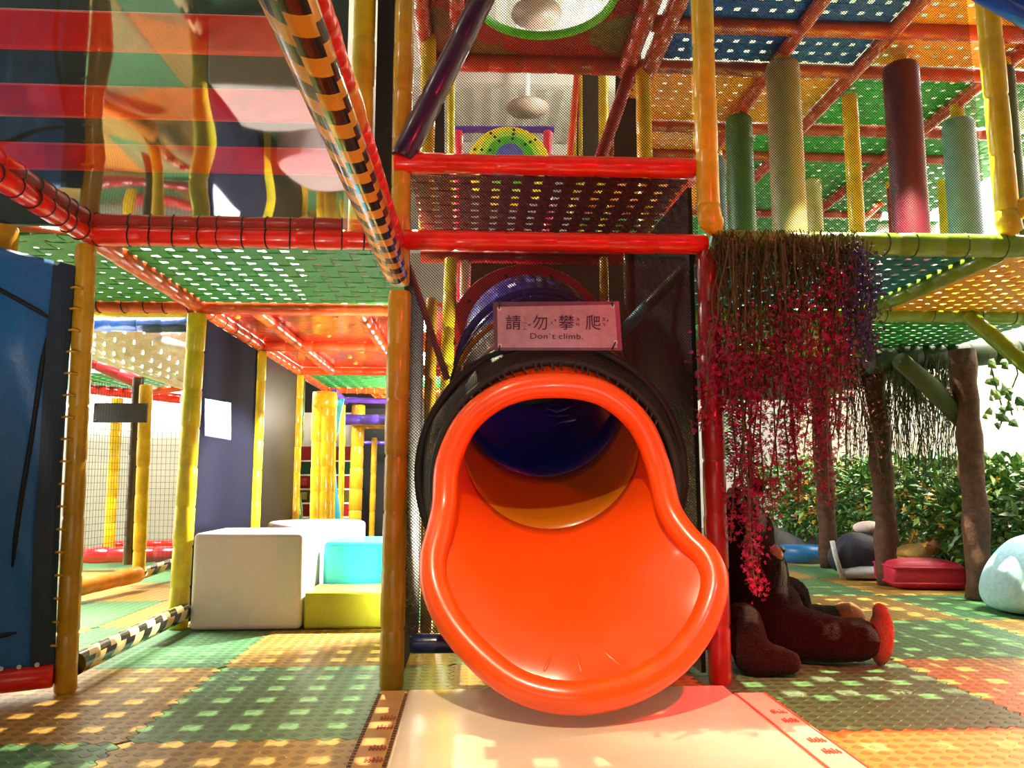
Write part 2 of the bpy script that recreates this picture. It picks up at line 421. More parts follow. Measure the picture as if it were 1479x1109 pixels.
# upper post D with an elbow at its foot
mb = MB(); pD = Vector((XD+.0, Y1-.06, 0))
pad_tube(mb, (XD, Y1-.05, 2.05), (XD, Y1-.05, 4.6), .052, .26)
mb.tube([(XD, Y1-.05, 2.06), (XD+.002, Y1-.05, 2.02), (XD+.008, Y1-.05, 1.985), (XD+.03, Y1-.05, 1.965), (XD+.05, Y1-.05, 1.962)], [.05, .054, .054, .05, .045], 16)
O('padded_post', mb, YEL, None, 'tall amber post above the right end of the red front beams, bent at its foot', 'post', smooth=True)
post('dark red padded post right of the orange slide', (XD, Y1, 0), (XD+.005, Y1, 1.86), .05, DRED)
mb = MB(); pad_tube(mb, (XE+.02, Y1-.02, 2.06), (XE-.01, Y1-.02, 4.6), .052, .27)
mb.tube([(XE+.02, Y1-.02, 2.07), (XE+.022, Y1-.02, 2.02), (XE+.03, Y1-.02, 1.985), (XE+.045, Y1-.02, 1.962)], [.05, .054, .052, .044], 16)
tE = O('padded_post', mb, YEL, None, 'amber post at upper right with a short arm to the right', 'post', smooth=True)
mb = MB(); pad_tube(mb, (XE+.04, Y1-.02, 2.06), (XE+.9, Y1-.35, 2.42), .048); O('arm', mb, YEL, tE, smooth=True)
post('thin pale post just behind the upper right amber post', (XE+.13, Y1+.1, 1.96), (XE+.08, Y1+.1, 4.6), .026, LIM)
mb = MB(); pad_tube(mb, at(1412, -22, 3.1), at(1530, 42, 3.0), .062, .5); O('curved_tube', mb, BLU, None, 'glossy blue tube crossing the top right corner', 'tube', smooth=True)

def front(lab, x0, x1, z, m, y=Y1, r=.042, n=0, cord=BLACKCORD):
    b = beam(lab, (x0, y, z), (x1, y, z), r, m)
    if n: ties(b, (x0, y, z), (x1, y, z), r, n, cord)
    return b
front('red front beam of the left bay, laced with black cord below the clear sheet', XA, XC, Z1, RED, n=13)
front('bright red lower beam above the sign', XC+.02, XD, Z1+.005, RED, r=.045)
front('bright red upper beam across the centre, above the maroon woven deck', XC-.03, XD-.04, Z2, RED, r=.045)
front('leaf green front beam with dark bands, flowers hanging from it', XD+.04, XE+1.6, Z1+.02, GRN, r=.052, n=14, cord=mat('dark_green_cord', (.05, .13, .02), .6))
front('red beam at the far edge of the left green woven deck', XA, XC, Z1-.005, ORR, Y2)
b = beam('red beam behind the blue tarp, laced, left of the ochre post', (XA, Y2, Z1), (XA-1.6, Y2, Z1), .042, ORR); ties(b, (XA, Y2, Z1), (XA-1.6, Y2, Z1), .042, 12, BLACKCORD)
beam('dark red beam at the rear of the maroon woven deck', (XC, Y2, Z2-.02), (XD, Y2, Z2-.02), .042, DRED)
# rails running away from the camera, line A
def depth(lab, x, y0, y1, z, m, r=.042, n=0, cord=BLACKCORD):
    b = beam(lab, (x, y0, z), (x, y1, z), r, m)
    if n: ties(b, (x, y0, z), (x, y1, z), r, n, cord)
    return b
depth('red rail at upper left running towards the viewer, clear sheet laced to it', XA, .9, Y1-.02, Z1, RED, n=24)
depth('orange red rail between the two green woven decks at left', XA, Y1+.03, Y2, Z1, ORR, .045)
depth('orange red rail above the lit sign, tied with green cord', XA, Y2, Y3, Z1-.005, ORR, .042, 5, GREENCORD)
depth('orange red rail over the second black panel', XA, Y3, Y4, Z1-.005, ORR, .042)
depth('orange red rail at the far end of the left passage', XA, Y4, Y5, Z1-.01, ORR, .042)
# red wrapped rail of line C and the striped pole under it
rb = pipe('wrapped_rail', 'bright red wrapped rail with orange gaps beside the striped pole', 'rail', (XC-.035, .7, Z1-.015), (XC-.01, Y1-.03, Z1-.015), .036, RED, .075)
for (a, b) in ((1.93, 2.15), (2.55, 2.80), (3.2, 3.31)):
    mb = MB(); mb.tube([(XC-.024, a+(b-a)*k/6, Z1-.015) for k in range(7)], [.038, .041, .042, .043, .042, .041, .038], 14); O('orange_band', mb, ORA, rb, 'orange band', smooth=True)
s0 = at(571, 392, Y1-.02); s1 = at(418, 0, 1.0); k = (s0.z-CAMH)
q = atz(417, 0, s0.z + .01); dirv = (q - s0).normalized()
sp = pipe('striped_pole', 'thick orange and black striped pole running up to the top of the picture', 'pole', s0, s0 + dirv*2.6, .053, HAZ, haz=True)
mb = MB(); mb.tube([s0 - dirv*.005, s0 - dirv*.03, s0 - dirv*.05], [.052, .05, .02], 16); O('end_cap', mb, BLK, sp, 'black end', smooth=True)
# floor rail between the posts of line A
sp = pipe('striped_floor_rail', 'yellow and black striped rail low on the floor between ochre and lime posts', 'rail', (XA+.03, Y1+.06, .095), (XA+.02, Y2-.05, .10), .047, HAZ2, haz=True)
pipe('striped_floor_rail', 'small striped rail on the floor behind the lime post', 'rail', at(196, 831, 6.4), at(246, 815, 6.9), .045, HAZ2, haz=True)
pipe('floor_rail', 'orange padded rail low on the floor behind the ochre post', 'rail', at(100, 852, 5.6), at(200, 829, 6.3), .06, ORA)
# purple diagonal
pipe('diagonal_tube', 'dark purple padded tube leaning at upper centre', 'tube', at(581, 228, Y1-.02), at(706, -20, Y1-.02), .056, PUR, .3)
pipe('floor_rail', 'navy padded rail behind the slide mouth, just above the floor', 'rail', (XC+.07, Y1+.05, .165), (XD-.02, Y1+.05, .165), .042, NAVY)
# ------------------------------------------------------------------ woven decks, lower level
web('green woven strap deck over the left passage, behind the striped pole', XA+.03, XC-.03, Y1+.04, Y2-.04, Z1+.02, SGRN, .104, .60)
web('green woven strap deck at far left behind the blue tarp', XA-1.4, XA-.05, Y1+.04, Y2-.04, Z1+.02, SGRN, .104, .72)
web('maroon woven strap deck between the two red beams at centre', XC+.03, XD-.03, Y1+.03, Y2-.04, Z2+.01, SMAR, .104, .60)
web('teal woven strap deck at right, left of the green slanting rail', XD+.05, XE-.04, Y1+.04, Y2-.04, Z1+.02, STEA, .095, .66)
web('amber woven strap deck at right edge, right of the green slanting rail', XE+.04, XE+1.4, Y1+.04, Y2-.04, Z1+.02, SYEL, .095, .66)
web('green woven strap deck behind the teal one, above the moss', XD+.05, XE-.04, Y2+.04, Y3-.04, Z1+.02, SGRN, .095, .62)
web('green woven strap deck behind the amber one at right edge', XE+.04, XE+1.4, Y2+.04, Y3-.04, Z1+.02, SGRN, .095, .62)
front('leaf green beam behind the teal and amber woven decks', XD+.05, XE+1.5, Z1-.0, GRN, Y2, .05, 10, mat('dark_green_cord', (.05, .13, .02)))
front('leaf green beam at the far edge of the rear green woven deck', XD+.05, XE+1.5, Z1-.0, GRN, Y3, .05)
depth('leaf green rail between the teal and the amber woven decks', XE, Y1+.04, Y2, Z1, GRN, .05)
depth('leaf green rail between the two rear green woven decks', XE, Y2, Y3, Z1, GRN, .05)
pipe('brace', 'leaf green slanting brace at the right edge', 'brace', at(1398, 455, Y2-.03), at(1520, 560, Y2-.4), .05, GRN, .4)
pipe('brace', 'leaf green brace behind the flowers going down to the right', 'brace', at(1275, 505, Y3), at(1330, 580, Y3+.1), .05, GRN, .4)
# ------------------------------------------------------------------ red panel ceiling over the left passage
rp = T('deck_panel', 'glossy red deck panel over the passage, seen from below', 'panel', ((XA+XC)/2, Y3, Z1+.02))
for (a, b) in ((Y2+.05, Y3-.03), (Y3+.03, Y4-.04)): O('panel', MB().box((XA+.03, a, Z1+.03), (XC+.5, b, Z1+.05)), vinyl('panel_red', (.62, .045, .02), .2), rp)
kb = vinyl('knob_yellow', (.8, .4, .04))
for (px, py) in ((343, 457), (484, 457), (460, 468), (475, 484), (523, 507), (505, 515), (513, 524), (408, 507)):
    p = atz(px, py, Z1+.03); O('knob', MB().ball(p, (.022, .022, .018)), kb, rp, smooth=True)
front('orange red beam between the two red panels', XA, XC+.5, Z1-.0, ORR, Y3)
front('orange red beam at the far edge of the red panels', XA, XC+.5, Z1-.0, ORR, Y4)
a = atz(372, 450, Z1); depth('orange red rail crossing the red panels, left one', a.x, Y2, Y4, Z1, ORR, .042)
a = atz(520, 450, Z1); depth('orange red rail crossing the red panels, right one', a.x, Y2, Y4, Z1, ORR, .042)
web('green and orange woven deck at the end of the left passage', XA+.03, XC+.4, Y4+.04, Y5-.04, Z1, SGRN, .12, .62, joined=True)
web('orange woven deck far behind the passage', XA+.45, XC+.6, Y5+.04, Y5+1.3, Z1-.02, SORA, .12, .62, joined=True)
front('orange red beam far behind over the yellow column', XA, XC+.5, Z1-.02, ORR, Y5, .045, 18, mat('orange_cord', (.8, .3, .03)))
# ================================================================== TUBE SLIDE
SLO = mat('slide_orange_plastic', (.95, .095, .004), .30, .05, 5, .05, sss=.15, coat=.3)
SLA = mat('slide_amber_plastic', (.72, .26, .008), .28, .05, 6, .06, coat=.3)
SLB = mat('slide_blue_plastic', (.018, .030, .36), .28, .35, 7, .1, coat=.3)
def translucent_plastic(m, fac):
    n, l = m.node_tree.nodes, m.node_tree.links; p = n['Principled BSDF']; src = p.inputs['Base Color'].links[0].from_socket
    t = n.new('ShaderNodeBsdfTranslucent'); l.new(src, t.inputs[0]); x = n.new('ShaderNodeMixShader'); x.inputs[0].default_value = fac
    l.new(p.outputs[0], x.inputs[1]); l.new(t.outputs[0], x.inputs[2]); l.new(x.outputs[0], n['Material Output'].inputs[0])
translucent_plastic(SLB, .3); translucent_plastic(SLA, .25)
SLR = mat('slide_red_plastic', (.42, .012, .02), .35, .1, 6, .1)
slide = T('tube_slide', 'orange tube slide mouth with amber and blue tube behind it', 'slide', (.36, 3.0, 0))
PHI = R(31); PSI = R(13); SX = .345; RI = .385
AX = Vector((0, math.cos(PHI), math.sin(PHI))); UPV = Vector((0, -math.sin(PSI), math.cos(PSI)))
def axp(s): return Vector((SX, 3.28, .985)) + AX*s
def ringp(s, th, r):                                  # th = 0 is the top, clockwise seen from the mouth
    return axp(s) + Vector((1, 0, 0))*math.sin(th)*r + UPV*math.cos(th)*r
# rim of the mouth: angle, photograph pixel, depth
RIM = [(0, 797, 556, 3.14), (22, 868, 567, 3.13), (45, 922, 610, 3.12), (68, 950, 672, 3.10), (88, 966, 735, 3.05), (102, 992, 776, 2.98), (114, 1021, 806, 2.92),
       (126, 1032, 845, 2.86), (138, 1014, 902, 2.80), (150, 975, 953, 2.73), (163, 912, 992, 2.67), (180, 832, 1008, 2.63),
       (197, 755, 993, 2.67), (210, 697, 952, 2.73), (222, 652, 900, 2.80), (234, 629, 850, 2.86), (246, 625, 808, 2.92), (258, 634, 770, 2.98),
       (272, 642, 730, 3.05), (292, 647, 670, 3.10), (315, 676, 608, 3.12), (338, 730, 568, 3.13)]
rim3 = [(a, at(x, y, Y)) for a, x, y, Y in RIM]
def rimp(deg):
    deg %= 360; n = len(rim3)
    for i in range(n):
        a0 = rim3[i][0]; a1 = rim3[(i+1) % n][0] + (360 if i == n-1 else 0)
        if a0 <= deg <= a1:
            t = (deg-a0)/(a1-a0)
            p = [rim3[(i+k) % n][1] for k in (-1, 0, 1, 2)]
            return .5*((2*p[1]) + (p[2]-p[0])*t + (2*p[0]-5*p[1]+4*p[2]-p[3])*t*t + (3*p[1]-p[0]-3*p[2]+p[3])*t**3)
NT, NS = 96, 18
rimc = sum((p for _, p in rim3), Vector())/len(rim3)
def mouth(thd, s):
    th = R(thd); p0 = ringp(.04, th, RI); p1 = rimp(thd)
    d = (p1-p0).length
    out = Vector((p1.x-SX, 0, p1.z-.80)); out = out.normalized() if out.length else out
    low = max(0.0, -math.cos(th))
    t0 = -AX*d*1.15
    t1 = (out*(.30+.35*low) + Vector((0, -1, 0))*(.25))*d*.9
    h = s
    return (2*h**3-3*h**2+1)*p0 + (h**3-2*h**2+h)*t0 + (-2*h**3+3*h**2)*p1 + (h**3-h**2)*t1
mb = MB(); vs = []; fs = []
for j in range(NS+1):
    for k in range(NT): vs.append(mouth(360*k/NT, j/NS))
for j in range(NS):
    for k in range(NT):
        k2 = (k+1) % NT; fs.append((j*NT+k, j*NT+k2, (j+1)*NT+k2, (j+1)*NT+k))
mb.add(vs, fs); mo = O('mouth', mb, SLO, slide, smooth=True)
sd = mo.modifiers.new('thick', 'SOLIDIFY'); sd.thickness = .012; sd.offset = 0
# rolled rim
rp_ = [rimp(360*k/NT) for k in range(NT)]
rr = []
for k in range(NT):
    c = math.cos(2*math.pi*k/NT); rr.append(.054 - .004*abs(math.sin(2*math.pi*k/NT)))
mb = MB(); mb.tube(rp_, rr, 16, closed=True); O('rolled_rim', mb, SLO, slide, smooth=True)
# raised ridges on the tray
for (x0, y0, x1, y1) in ((800, 938, 782, 978), (829, 938, 843, 980), (862, 936, 922, 978)):
    def onsurf(px, py):
        best = None
        for j in range(0, NS*3+1):
            for thd in range(140, 222, 1):
                p = mouth(thd, j/(NS*3))
                v = p - Vector((0, 0, CAMH)); f0 = v.x*math.sin(YAW)+v.y*math.cos(YAW); r = v.x*math.cos(YAW)-v.y*math.sin(YAW)
                f = f0*math.cos(PITCH)+v.z*math.sin(PITCH); u = -f0*math.sin(PITCH)+v.z*math.cos(PITCH)
                q = (739.5+FPX*r/f-px)**2 + (554.5-FPX*u/f-py)**2
                if best is None or q < best[0]: best = (q, p)
        return best[1]
    a = onsurf(x0, y0); b = onsurf(x1, y1); c = onsurf((x0+x1)/2, (y0+y1)/2)
    O('ridge', MB().tube([a, a.lerp(c, .5), c, c.lerp(b, .5), b], [.003, .009, .009, .009, .003], 8), SLO, slide, smooth=True)
def tubepiece(name, ss, r0, m, path=None, label=None):
    mb = MB(); vs = []; n = 48
    for (c, ax, r) in path:
        ax = ax.normalized(); up = Vector((0, -math.sin(PSI)*ax.z/math.sin(PHI), math.cos(PSI)))
        for k in range(n):
            th = 2*math.pi*k/n; vs.append(c + Vector((1, 0, 0))*math.sin(th)*r + up*math.cos(th)*r)
    fs = [(j*n+k, j*n+(k+1) % n, (j+1)*n+(k+1) % n, (j+1)*n+k) for j in range(len(path)-1) for k in range(n)]
    mb.add(vs, fs); o = O(name, mb, m, slide, label, smooth=True)
    q = o.modifiers.new('thick', 'SOLIDIFY'); q.thickness = .012; q.offset = 1
    return o
tubepiece('tube_section', 0, 0, SLA, [(axp(s), AX, RI) for s in (.03, .12, .25, .40, .50)], 'amber tube section')
curve = [(axp(s), AX, RI-.004) for s in (.49, .65, .8, .95, 1.1, 1.2)]
for t in (.33, .66, 1.0):
    ph = PHI*(1-t); c = curve[-1][0] + Vector((0, math.cos(ph), math.sin(ph)))*.11; curve.append((c, Vector((0, math.cos(ph), math.sin(ph))), RI-.004))
endc = curve[-1][0]
tubepiece('tube_section', 0, 0, SLB, curve, 'dark blue tube section')
for s in (.495, .80): O('joint_ring', MB().tube([ringp(s, 2*math.pi*k/48, RI+.035) for k in range(48)], .022, 8, closed=True), SLB if s > .6 else SLA, slide, smooth=True)
red = [(Vector((SX, endc.y+d, endc.z)), Vector((0, 1, 0)), RI) for d in (-.01, .15, .3, .5)]
tubepiece('tube_section', 0, 0, SLR, red, 'dark red tube section')
# red flange ring where the tube enters the panel
n = 48; vs = []
for (r, dy) in ((.385, -.03), (.50, -.03), (.51, 0), (.385, 0)): vs += [(SX + math.sin(2*math.pi*k/n)*r, endc.y+.03+dy, endc.z + math.cos(2*math.pi*k/n)*r) for k in range(n)]
fl_ = O('flange', MB().add(vs, [(j*n+k, j*n+(k+1) % n, ((j+1) % 4)*n+(k+1) % n, ((j+1) % 4)*n+k) for j in range(4) for k in range(n)]), SLR, slide, 'red flange ring')
for k in range(10):
    th = 2*math.pi*(k+.5)/10; O('bolt', MB().ball((SX+math.sin(th)*.45, endc.y, endc.z+math.cos(th)*.45), .012, nu=8, nv=5), BLK, fl_, smooth=True)
# highlights on the blue tube's wrinkles, put in as lighter bird-foot ridges
BL = mat('slide_blue_highlight', (.10, .12, .32), .15, coat=.5)
for (pts) in ([(778, 598), (800, 604), (822, 600)], [(790, 622), (812, 612), (832, 606)], [(786, 590), (806, 596), (828, 586)], [(800, 628), (812, 618)]):
    q = []
    for (x, y) in pts:
        p = at(x, y, 3.0); d = (p - Vector((0, 0, CAMH))).normalized(); o = Vector((0, 0, CAMH)); best = None
        for i in range(60, 100):
            t = 3.4 + (i-60)*.03; P = o + d*t; rel = P - axp(0); s_ = rel.dot(AX); rad = (rel - AX*s_).length
            e = abs(rad - RI + .012)
            if s_ > .55 and (best is None or e < best[0]): best = (e, P)
        if best: q.append(best[1])
    if len(q) > 1: O('highlight_ridge', MB().tube(q, [.006]+[.017]*(len(q)-2)+[.006], 8), BL, slide, smooth=True)
# net sleeve laced around the amber section
sl = T('net_sleeve', 'black net sleeve wrapped round the slide behind its orange rim', 'net', (SX, 3.4, .5))
mb = MB(); n = 64; prof = [(3.15, .835, .490), (3.20, .855, .54), (3.29, .875, .555), (3.42, .97, .52), (3.56, 1.10, .47), (3.74, 1.235, .435)]
def sring(i, th, dr=0):
    i = min(max(i, 0), len(prof)-1.0001); a = int(i); f = i-a; y, z, r = [prof[a][q]*(1-f)+prof[a+1][q]*f for q in range(3)]
    return Vector((SX + math.sin(th)*(r+dr), y + .0*math.cos(th), z + math.cos(th)*(r+dr)))
def sleeve(u, v):
    th = R(-125 + 250*u); return sring(v*(len(prof)-1), th, .006*math.sin(9*th))
mb.grid(sleeve, n, 12, (2.1, .55)); O('net_cloth', mb, NETD, sl, smooth=True)
for s_, r, w_ in ((0, .004, .017), (1.9, .008, .02), (5, .005, .02)):
    O('rope_band', MB().tube([sring(s_ + .06*math.sin(7*a), R(-125+250*a), r) for a in [k/60 for k in range(61)]], w_, 8), BLACKCORD, sl, 'black rope band', smooth=True)
mb = MB()
for k in range(26):
    th = R(-60+120*k/25 + random.uniform(-2, 2)); a = sring(0, th, .004); b = sring(0, th+.03, -.035) + Vector((0, -.035, 0))
    mb.tube([a, (a+b)/2 + Vector((0, -.01, .012)), b], .005, 5)
O('lacing', mb, BLACKCORD, sl, kind='stuff')
# amber panel around the joint seen through the net
tubepiece('joint_collar', 0, 0, mat('slide_dark_amber', (.20, .06, .006), .5), [(axp(s), AX, RI+r) for s, r in ((.10, .03), (.16, .05), (.22, .03), (.3, .05), (.44, .03))], 'brown amber outer collar')

# ------------------------------------------------------------------ front net with a hole for the slide, black panels
def netpanel(name, label, corners, m, cat='net', nu=1, nv=1):
    a, b, c, d = [Vector(p) for p in corners]
    mb = MB().grid(lambda u, v: (a.lerp(b, u)).lerp(d.lerp(c, u), v), nu, nv, ((b-a).length, (d-a).length))
    return O(name, mb, m, None, label, cat)
mb = MB(); n = 64; x0, x1, z0, z1 = XC+.04, XD-.04, .19, Z1-.03; hc = (.345, .92); hr = .47
uv = []; vs = []; fs = []
for k in range(n):
    th = 2*math.pi*k/n; cx, cz = math.cos(th), math.sin(th)
    vs.append((hc[0]+cx*hr, Y1+.07, hc[1]+cz*hr))
    tx = ((x1 if cx > 0 else x0)-hc[0])/cx if abs(cx) > 1e-6 else 1e9; tz = ((z1 if cz > 0 else z0)-hc[1])/cz if abs(cz) > 1e-6 else 1e9
    t = min(tx, tz); vs.append((hc[0]+cx*t, Y1+.07, hc[1]+cz*t))
for k in range(n):
    f = (2*k, 2*k+1, (2*k+3) % (2*n), (2*k+2) % (2*n)); fs.append(f); uv.append(tuple((vs[i][0], vs[i][2]) for i in f))
mb.add(vs, fs, uv); O('safety_net', mb, NET, None, 'fine black safety net around the slide under the lower red beam', 'net')
netpanel('safety_net', 'fine black net between the two bright red front beams', [(XC+.03, Y1+.02, Z1+.05), (XD-.03, Y1+.02, Z1+.05), (XD-.03, Y1+.02, Z2-.05), (XC+.03, Y1+.02, Z2-.05)], NET)
netpanel('safety_net', 'fine black net above the upper red beam at centre', [(XC+.04, Y1+.02, Z2+.05), (XD-.04, Y1+.02, Z2+.05), (XD-.04, Y1+.02, 4.4), (XC+.04, Y1+.02, 4.4)], NET)
netpanel('safety_net', 'fine black net in front of the coloured foam rollers at upper right', [(XD+.05, Y1+.02, Z1+.07), (XE-.05, Y1+.02, Z1+.07), (XE-.08, Y1+.02, 4.4), (XD+.05, Y1+.02, 4.4)], NET)
netpanel('safety_net', 'fine black net at the right edge beyond the short amber arm', [(XE+.10, Y1+.05, Z1+.07), (XE+1.4, Y1+.05, Z1+.07), (XE+1.4, Y1+.05, 4.4), (XE+.06, Y1+.05, 4.4)], NET)
def panel(label, corners, m, th=.02, name='wall_panel', cat='panel'):
    a, b, c, d = [Vector(p) for p in corners]; nn = (b-a).cross(d-a).normalized()*th
    mb = MB().add([a, b, c, d, a+nn, b+nn, c+nn, d+nn], [(3,2,1,0),(4,5,6,7),(0,1,5,4),(1,2,6,5),(2,3,7,6),(3,0,4,7)])
    return O(name, mb, m, None, label, cat)
PNAV = mat('panel_blue_black', (.007, .008, .020), .8, .1, 40, spec=.08); PBRN = mat('panel_brown_black', (.008, .007, .006), .45, .05, 10, spec=.2)
panel('blue black wall panel with the white lit sign on it', [(XA-.02, Y2+.08, .02), (XA-.02, Y3-.06, .02), (XA-.02, Y3-.06, 1.84), (XA-.02, Y2+.08, 1.84)], PNAV)
panel('glossy brown black panel between the bright yellow post and the next post', [(XA-.02, Y3+.08, .02), (XA-.02, Y4-.06, .02), (XA-.02, Y4-.06, 1.84), (XA-.02, Y3+.08, 1.84)], PBRN)
panel('black panel behind the slide on its right side', [(XD-.07, Y2-.1, .02), (XD-.03, Y1+.1, .02), (XD-.03, Y1+.1, 2.2), (XD-.07, Y2-.1, 2.2)], BLK)
panel('black side panel behind the ochre post left of the slide', [(XC+.015, Y1+.1, .02), (XC+.015, 4.55, .02), (XC+.015, 4.55, 1.84), (XC+.015, Y1+.1, 1.84)], BLK)
panel('black rear panel behind the tube slide', [(XC+.28, 5.3, .02), (XD+.1, 5.3, .02), (XD+.1, 5.3, 2.42), (XC+.28, 5.3, 2.42)], BLK, .01)
# posts seen left of the slide through the net
post('lit yellow post left of the tube slide, behind the net', (-.175, Y2-.05, 0), (-.13, Y2-.05, 2.2), .042, LIM)
post('thin lit pale post close left of the blue tube, behind the net', (-.085, Y2-.0, 0), (-.04, Y2-.0, 2.2), .032, mat('lit_white_sleeve', (.85, .80, .62), .35))
post('dull olive post just right of the ochre post, behind the net', (-.245, Y2-.25, 0), (-.235, Y2-.25, 1.9), .032, OCH)
mb = MB(); pp = [at(x, y, Y1+.25) for x, y in ((594, 388), (606, 420), (622, 458), (636, 500), (640, 545))]
pipe('thin_tube', 'thin red and white tube slanting beside the ochre post, behind the net', 'tube', at(592, 388, 3.6), at(646, 548, 3.75), .016, mat('pink_white_sleeve', (.62, .22, .25), .3))
post('yellow post behind the sign, right of the blue tube', at(876, 690, Y2-.1), at(872, 372, Y2-.1), .028, YEL)
post('brown post behind the net right of the sign', (.93, Y2-.2, 0), (.94, Y2-.2, 2.2), .034, vinyl('vinyl_brown', (.22, .08, .02)))
tg = pipe('diagonal_tube', 'dark green diagonal tube right of the sign with cyan gleam', 'tube', at(1008, 368, Y1+.14), at(895, 482, Y1+.55), .028, vinyl('vinyl_bottle_green', (.02, .10, .06)))
mb = MB(); pad_tube(mb, at(936, 440, Y1+.38), at(893, 486, Y1+.56), .032); O('sleeve', mb, vinyl('gleam_turquoise', (.03, .40, .45)), tg, 'cyan gleam put on as turquoise sleeve', smooth=True)  # the tube's cyan gleam is put in as a coloured sleeve
# ------------------------------------------------------------------ sign
sg = T('sign', 'pale sign with dark Chinese characters and Don`t climb. hanging on the net', 'sign', at(807, 508, Y1-.17))
SY = Y1-.17
def quad_panel(name, px, Y, m, parent, th=.006):
    a = [at(x, y, Y) for x, y in px]; b = [p + Vector((0, th, 0)) for p in a]
    return O(name, MB().add(a+b, [(3,2,1,0),(4,5,6,7),(0,1,5,4),(1,2,6,5),(2,3,7,6),(3,0,4,7)]), m, parent)
quad_panel('lamination', [(712, 436), (894, 435), (899, 506), (714, 506)], SY, mat('sign_border', (.16, .09, .17), .25), sg)
face_ = quad_panel('face', [(718, 443), (888, 440), (892, 502), (719, 502)], SY-.003, mat('sign_face', (.46, .35, .47), .35), sg)
INK = mat('sign_ink', (.04, .012, .05), .5)
def text(body, px, py, hpx, Y, m, parent, name='lettering', sp=1.0, sx=1.0):
    cu = bpy.data.curves.new('t', 'FONT'); cu.body = body; cu.size = 1; cu.extrude = .004; cu.align_x = 'CENTER'; cu.align_y = 'CENTER'; cu.space_character = sp
    o = bpy.data.objects.new('t', cu); COL.objects.link(o)
    dg = bpy.context.evaluated_depsgraph_get(); me = bpy.data.meshes.new_from_object(o.evaluated_get(dg))
    bpy.data.objects.remove(o); bpy.data.curves.remove(cu)
    xs_ = [v.co.x for v in me.vertices]; ys_ = [v.co.y for v in me.vertices]
    if not xs_: return None
    k = hpx/FPX*Y/(max(ys_)-min(ys_)); cx, cy = (max(xs_)+min(xs_))/2, (max(ys_)+min(ys_))/2
    c = at(px, py, Y)
    for v in me.vertices: v.co = ((v.co.x-cx)*k*sx, -v.co.z*.1, (v.co.y-cy)*k)
    me.materials.clear(); me.materials.append(m)
    return link(name, me, c, parent)
for ch, px in (('請', 741.5), ('勿', 780), ('攀', 818), ('爬', 856.5)): text(ch, px, 465.5, 22, SY-.005, INK, face_, 'character')
for ch, px, py, h in (('ㄑ', 758, 459.5, 6), ('ㄧ', 758.5, 466, .55), ('ㄥ', 758.5, 473, 6), ('ˇ', 764.5, 469, 3), ('ㄨ', 796.5, 466.5, 6), ('ˋ', 802, 462.5, 3), ('ㄆ', 834.5, 461, 6), ('ㄢ', 834.5, 469.5, 6), ('ㄆ', 872, 460.5, 6), ('ㄚ', 873, 469, 6), ('ˊ', 878, 463, 3)):
    text(ch, px, py, h, SY-.005, INK, face_, 'phonetic_mark')
text('Don`t climb.', 804, 485.5, 8.2, SY-.005, INK, face_, 'lettering', 1.05, 1.25)
for (x, y, x2, y2) in ((721, 446, 722, 434), (885, 442, 884, 433), (722, 499, 721, 508), (889, 494, 884, 505)):
    O('cable_tie', MB().tube([at(x, y, SY-.008), at((x+x2)/2, (y+y2)/2, SY-.014), at(x2, y2, SY+.0)], .0035, 6), BLACKCORD, sg)
    O('eyelet', MB().tube([at(x, y, SY-.0045), at(x, y, SY-.006)], .009, 12), mat('eyelet_pale', (.8, .75, .72), .3), sg)
# ------------------------------------------------------------------ mat in front of the slide
MATC = mat('mat_cream', (.86, .70, .54), .22, .25, 5, .05, coat=.3); MATE = mat('mat_peach', (.80, .42, .16), .3, .2, 8)
fm = T('landing_mat', 'peach and cream vinyl landing mat on the floor in front of the slide', 'mat', (.37, 2.2, 0))
m0, m1 = atz(590, 1012, .045), atz(1088, 996, .045); YB = 3.13
xl0, xl1, xr0, xr1 = -.235, -.335, 1.02, 1.02
def slab(name, x0, x1, y0, y1, z0, z1, m, par):
    o = O(name, MB().box((x0, y0, z0), (x1, y1, z1)), m, par); bevel(o, .012, 3); return o
slab('cushion', -.235, 1.00, 1.5, YB, .001, .045, MATC, fm)
slab('edge_strip', -.345, -.235, 1.5, YB, .001, .043, MATE, fm)
slab('edge_strip', 1.00, 1.13, 1.5, YB-.10, .001, .043, MATC, fm)
dk = mat('stitch_brown', (.16, .06, .02), .6); ink = mat('stamp_red', (.62, .10, .05), .6)
for xx in (-.238, -.338):
    mb = MB()
    for k in range(60): y = 1.55+k*.0255; mb.box((xx-.006, y, .0435), (xx+.006, y+.012, .0462))
    O('stitching', mb, dk, fm, kind='stuff')
for xx in (1.005, 1.118): O('seam', MB().box((xx-.003, 1.52, .0435), (xx+.003, YB-.12, .0462)), ink, fm)
for side, x0 in ((0, -.300), (1, 1.05)):
    for k in range(11):
        if k % 3 == 2: continue
        mb = MB(); y = 1.75+k*.10
        for q in range(5): mb.box((x0+q*.011, y, .0435), (x0+q*.011+.006, y+.035+.01*(q % 2), .0452)); mb.box((x0+q*.011, y+.012, .0435), (x0+q*.011+.010, y+.017, .0452))
        O('stamped_mark', mb, ink, fm)
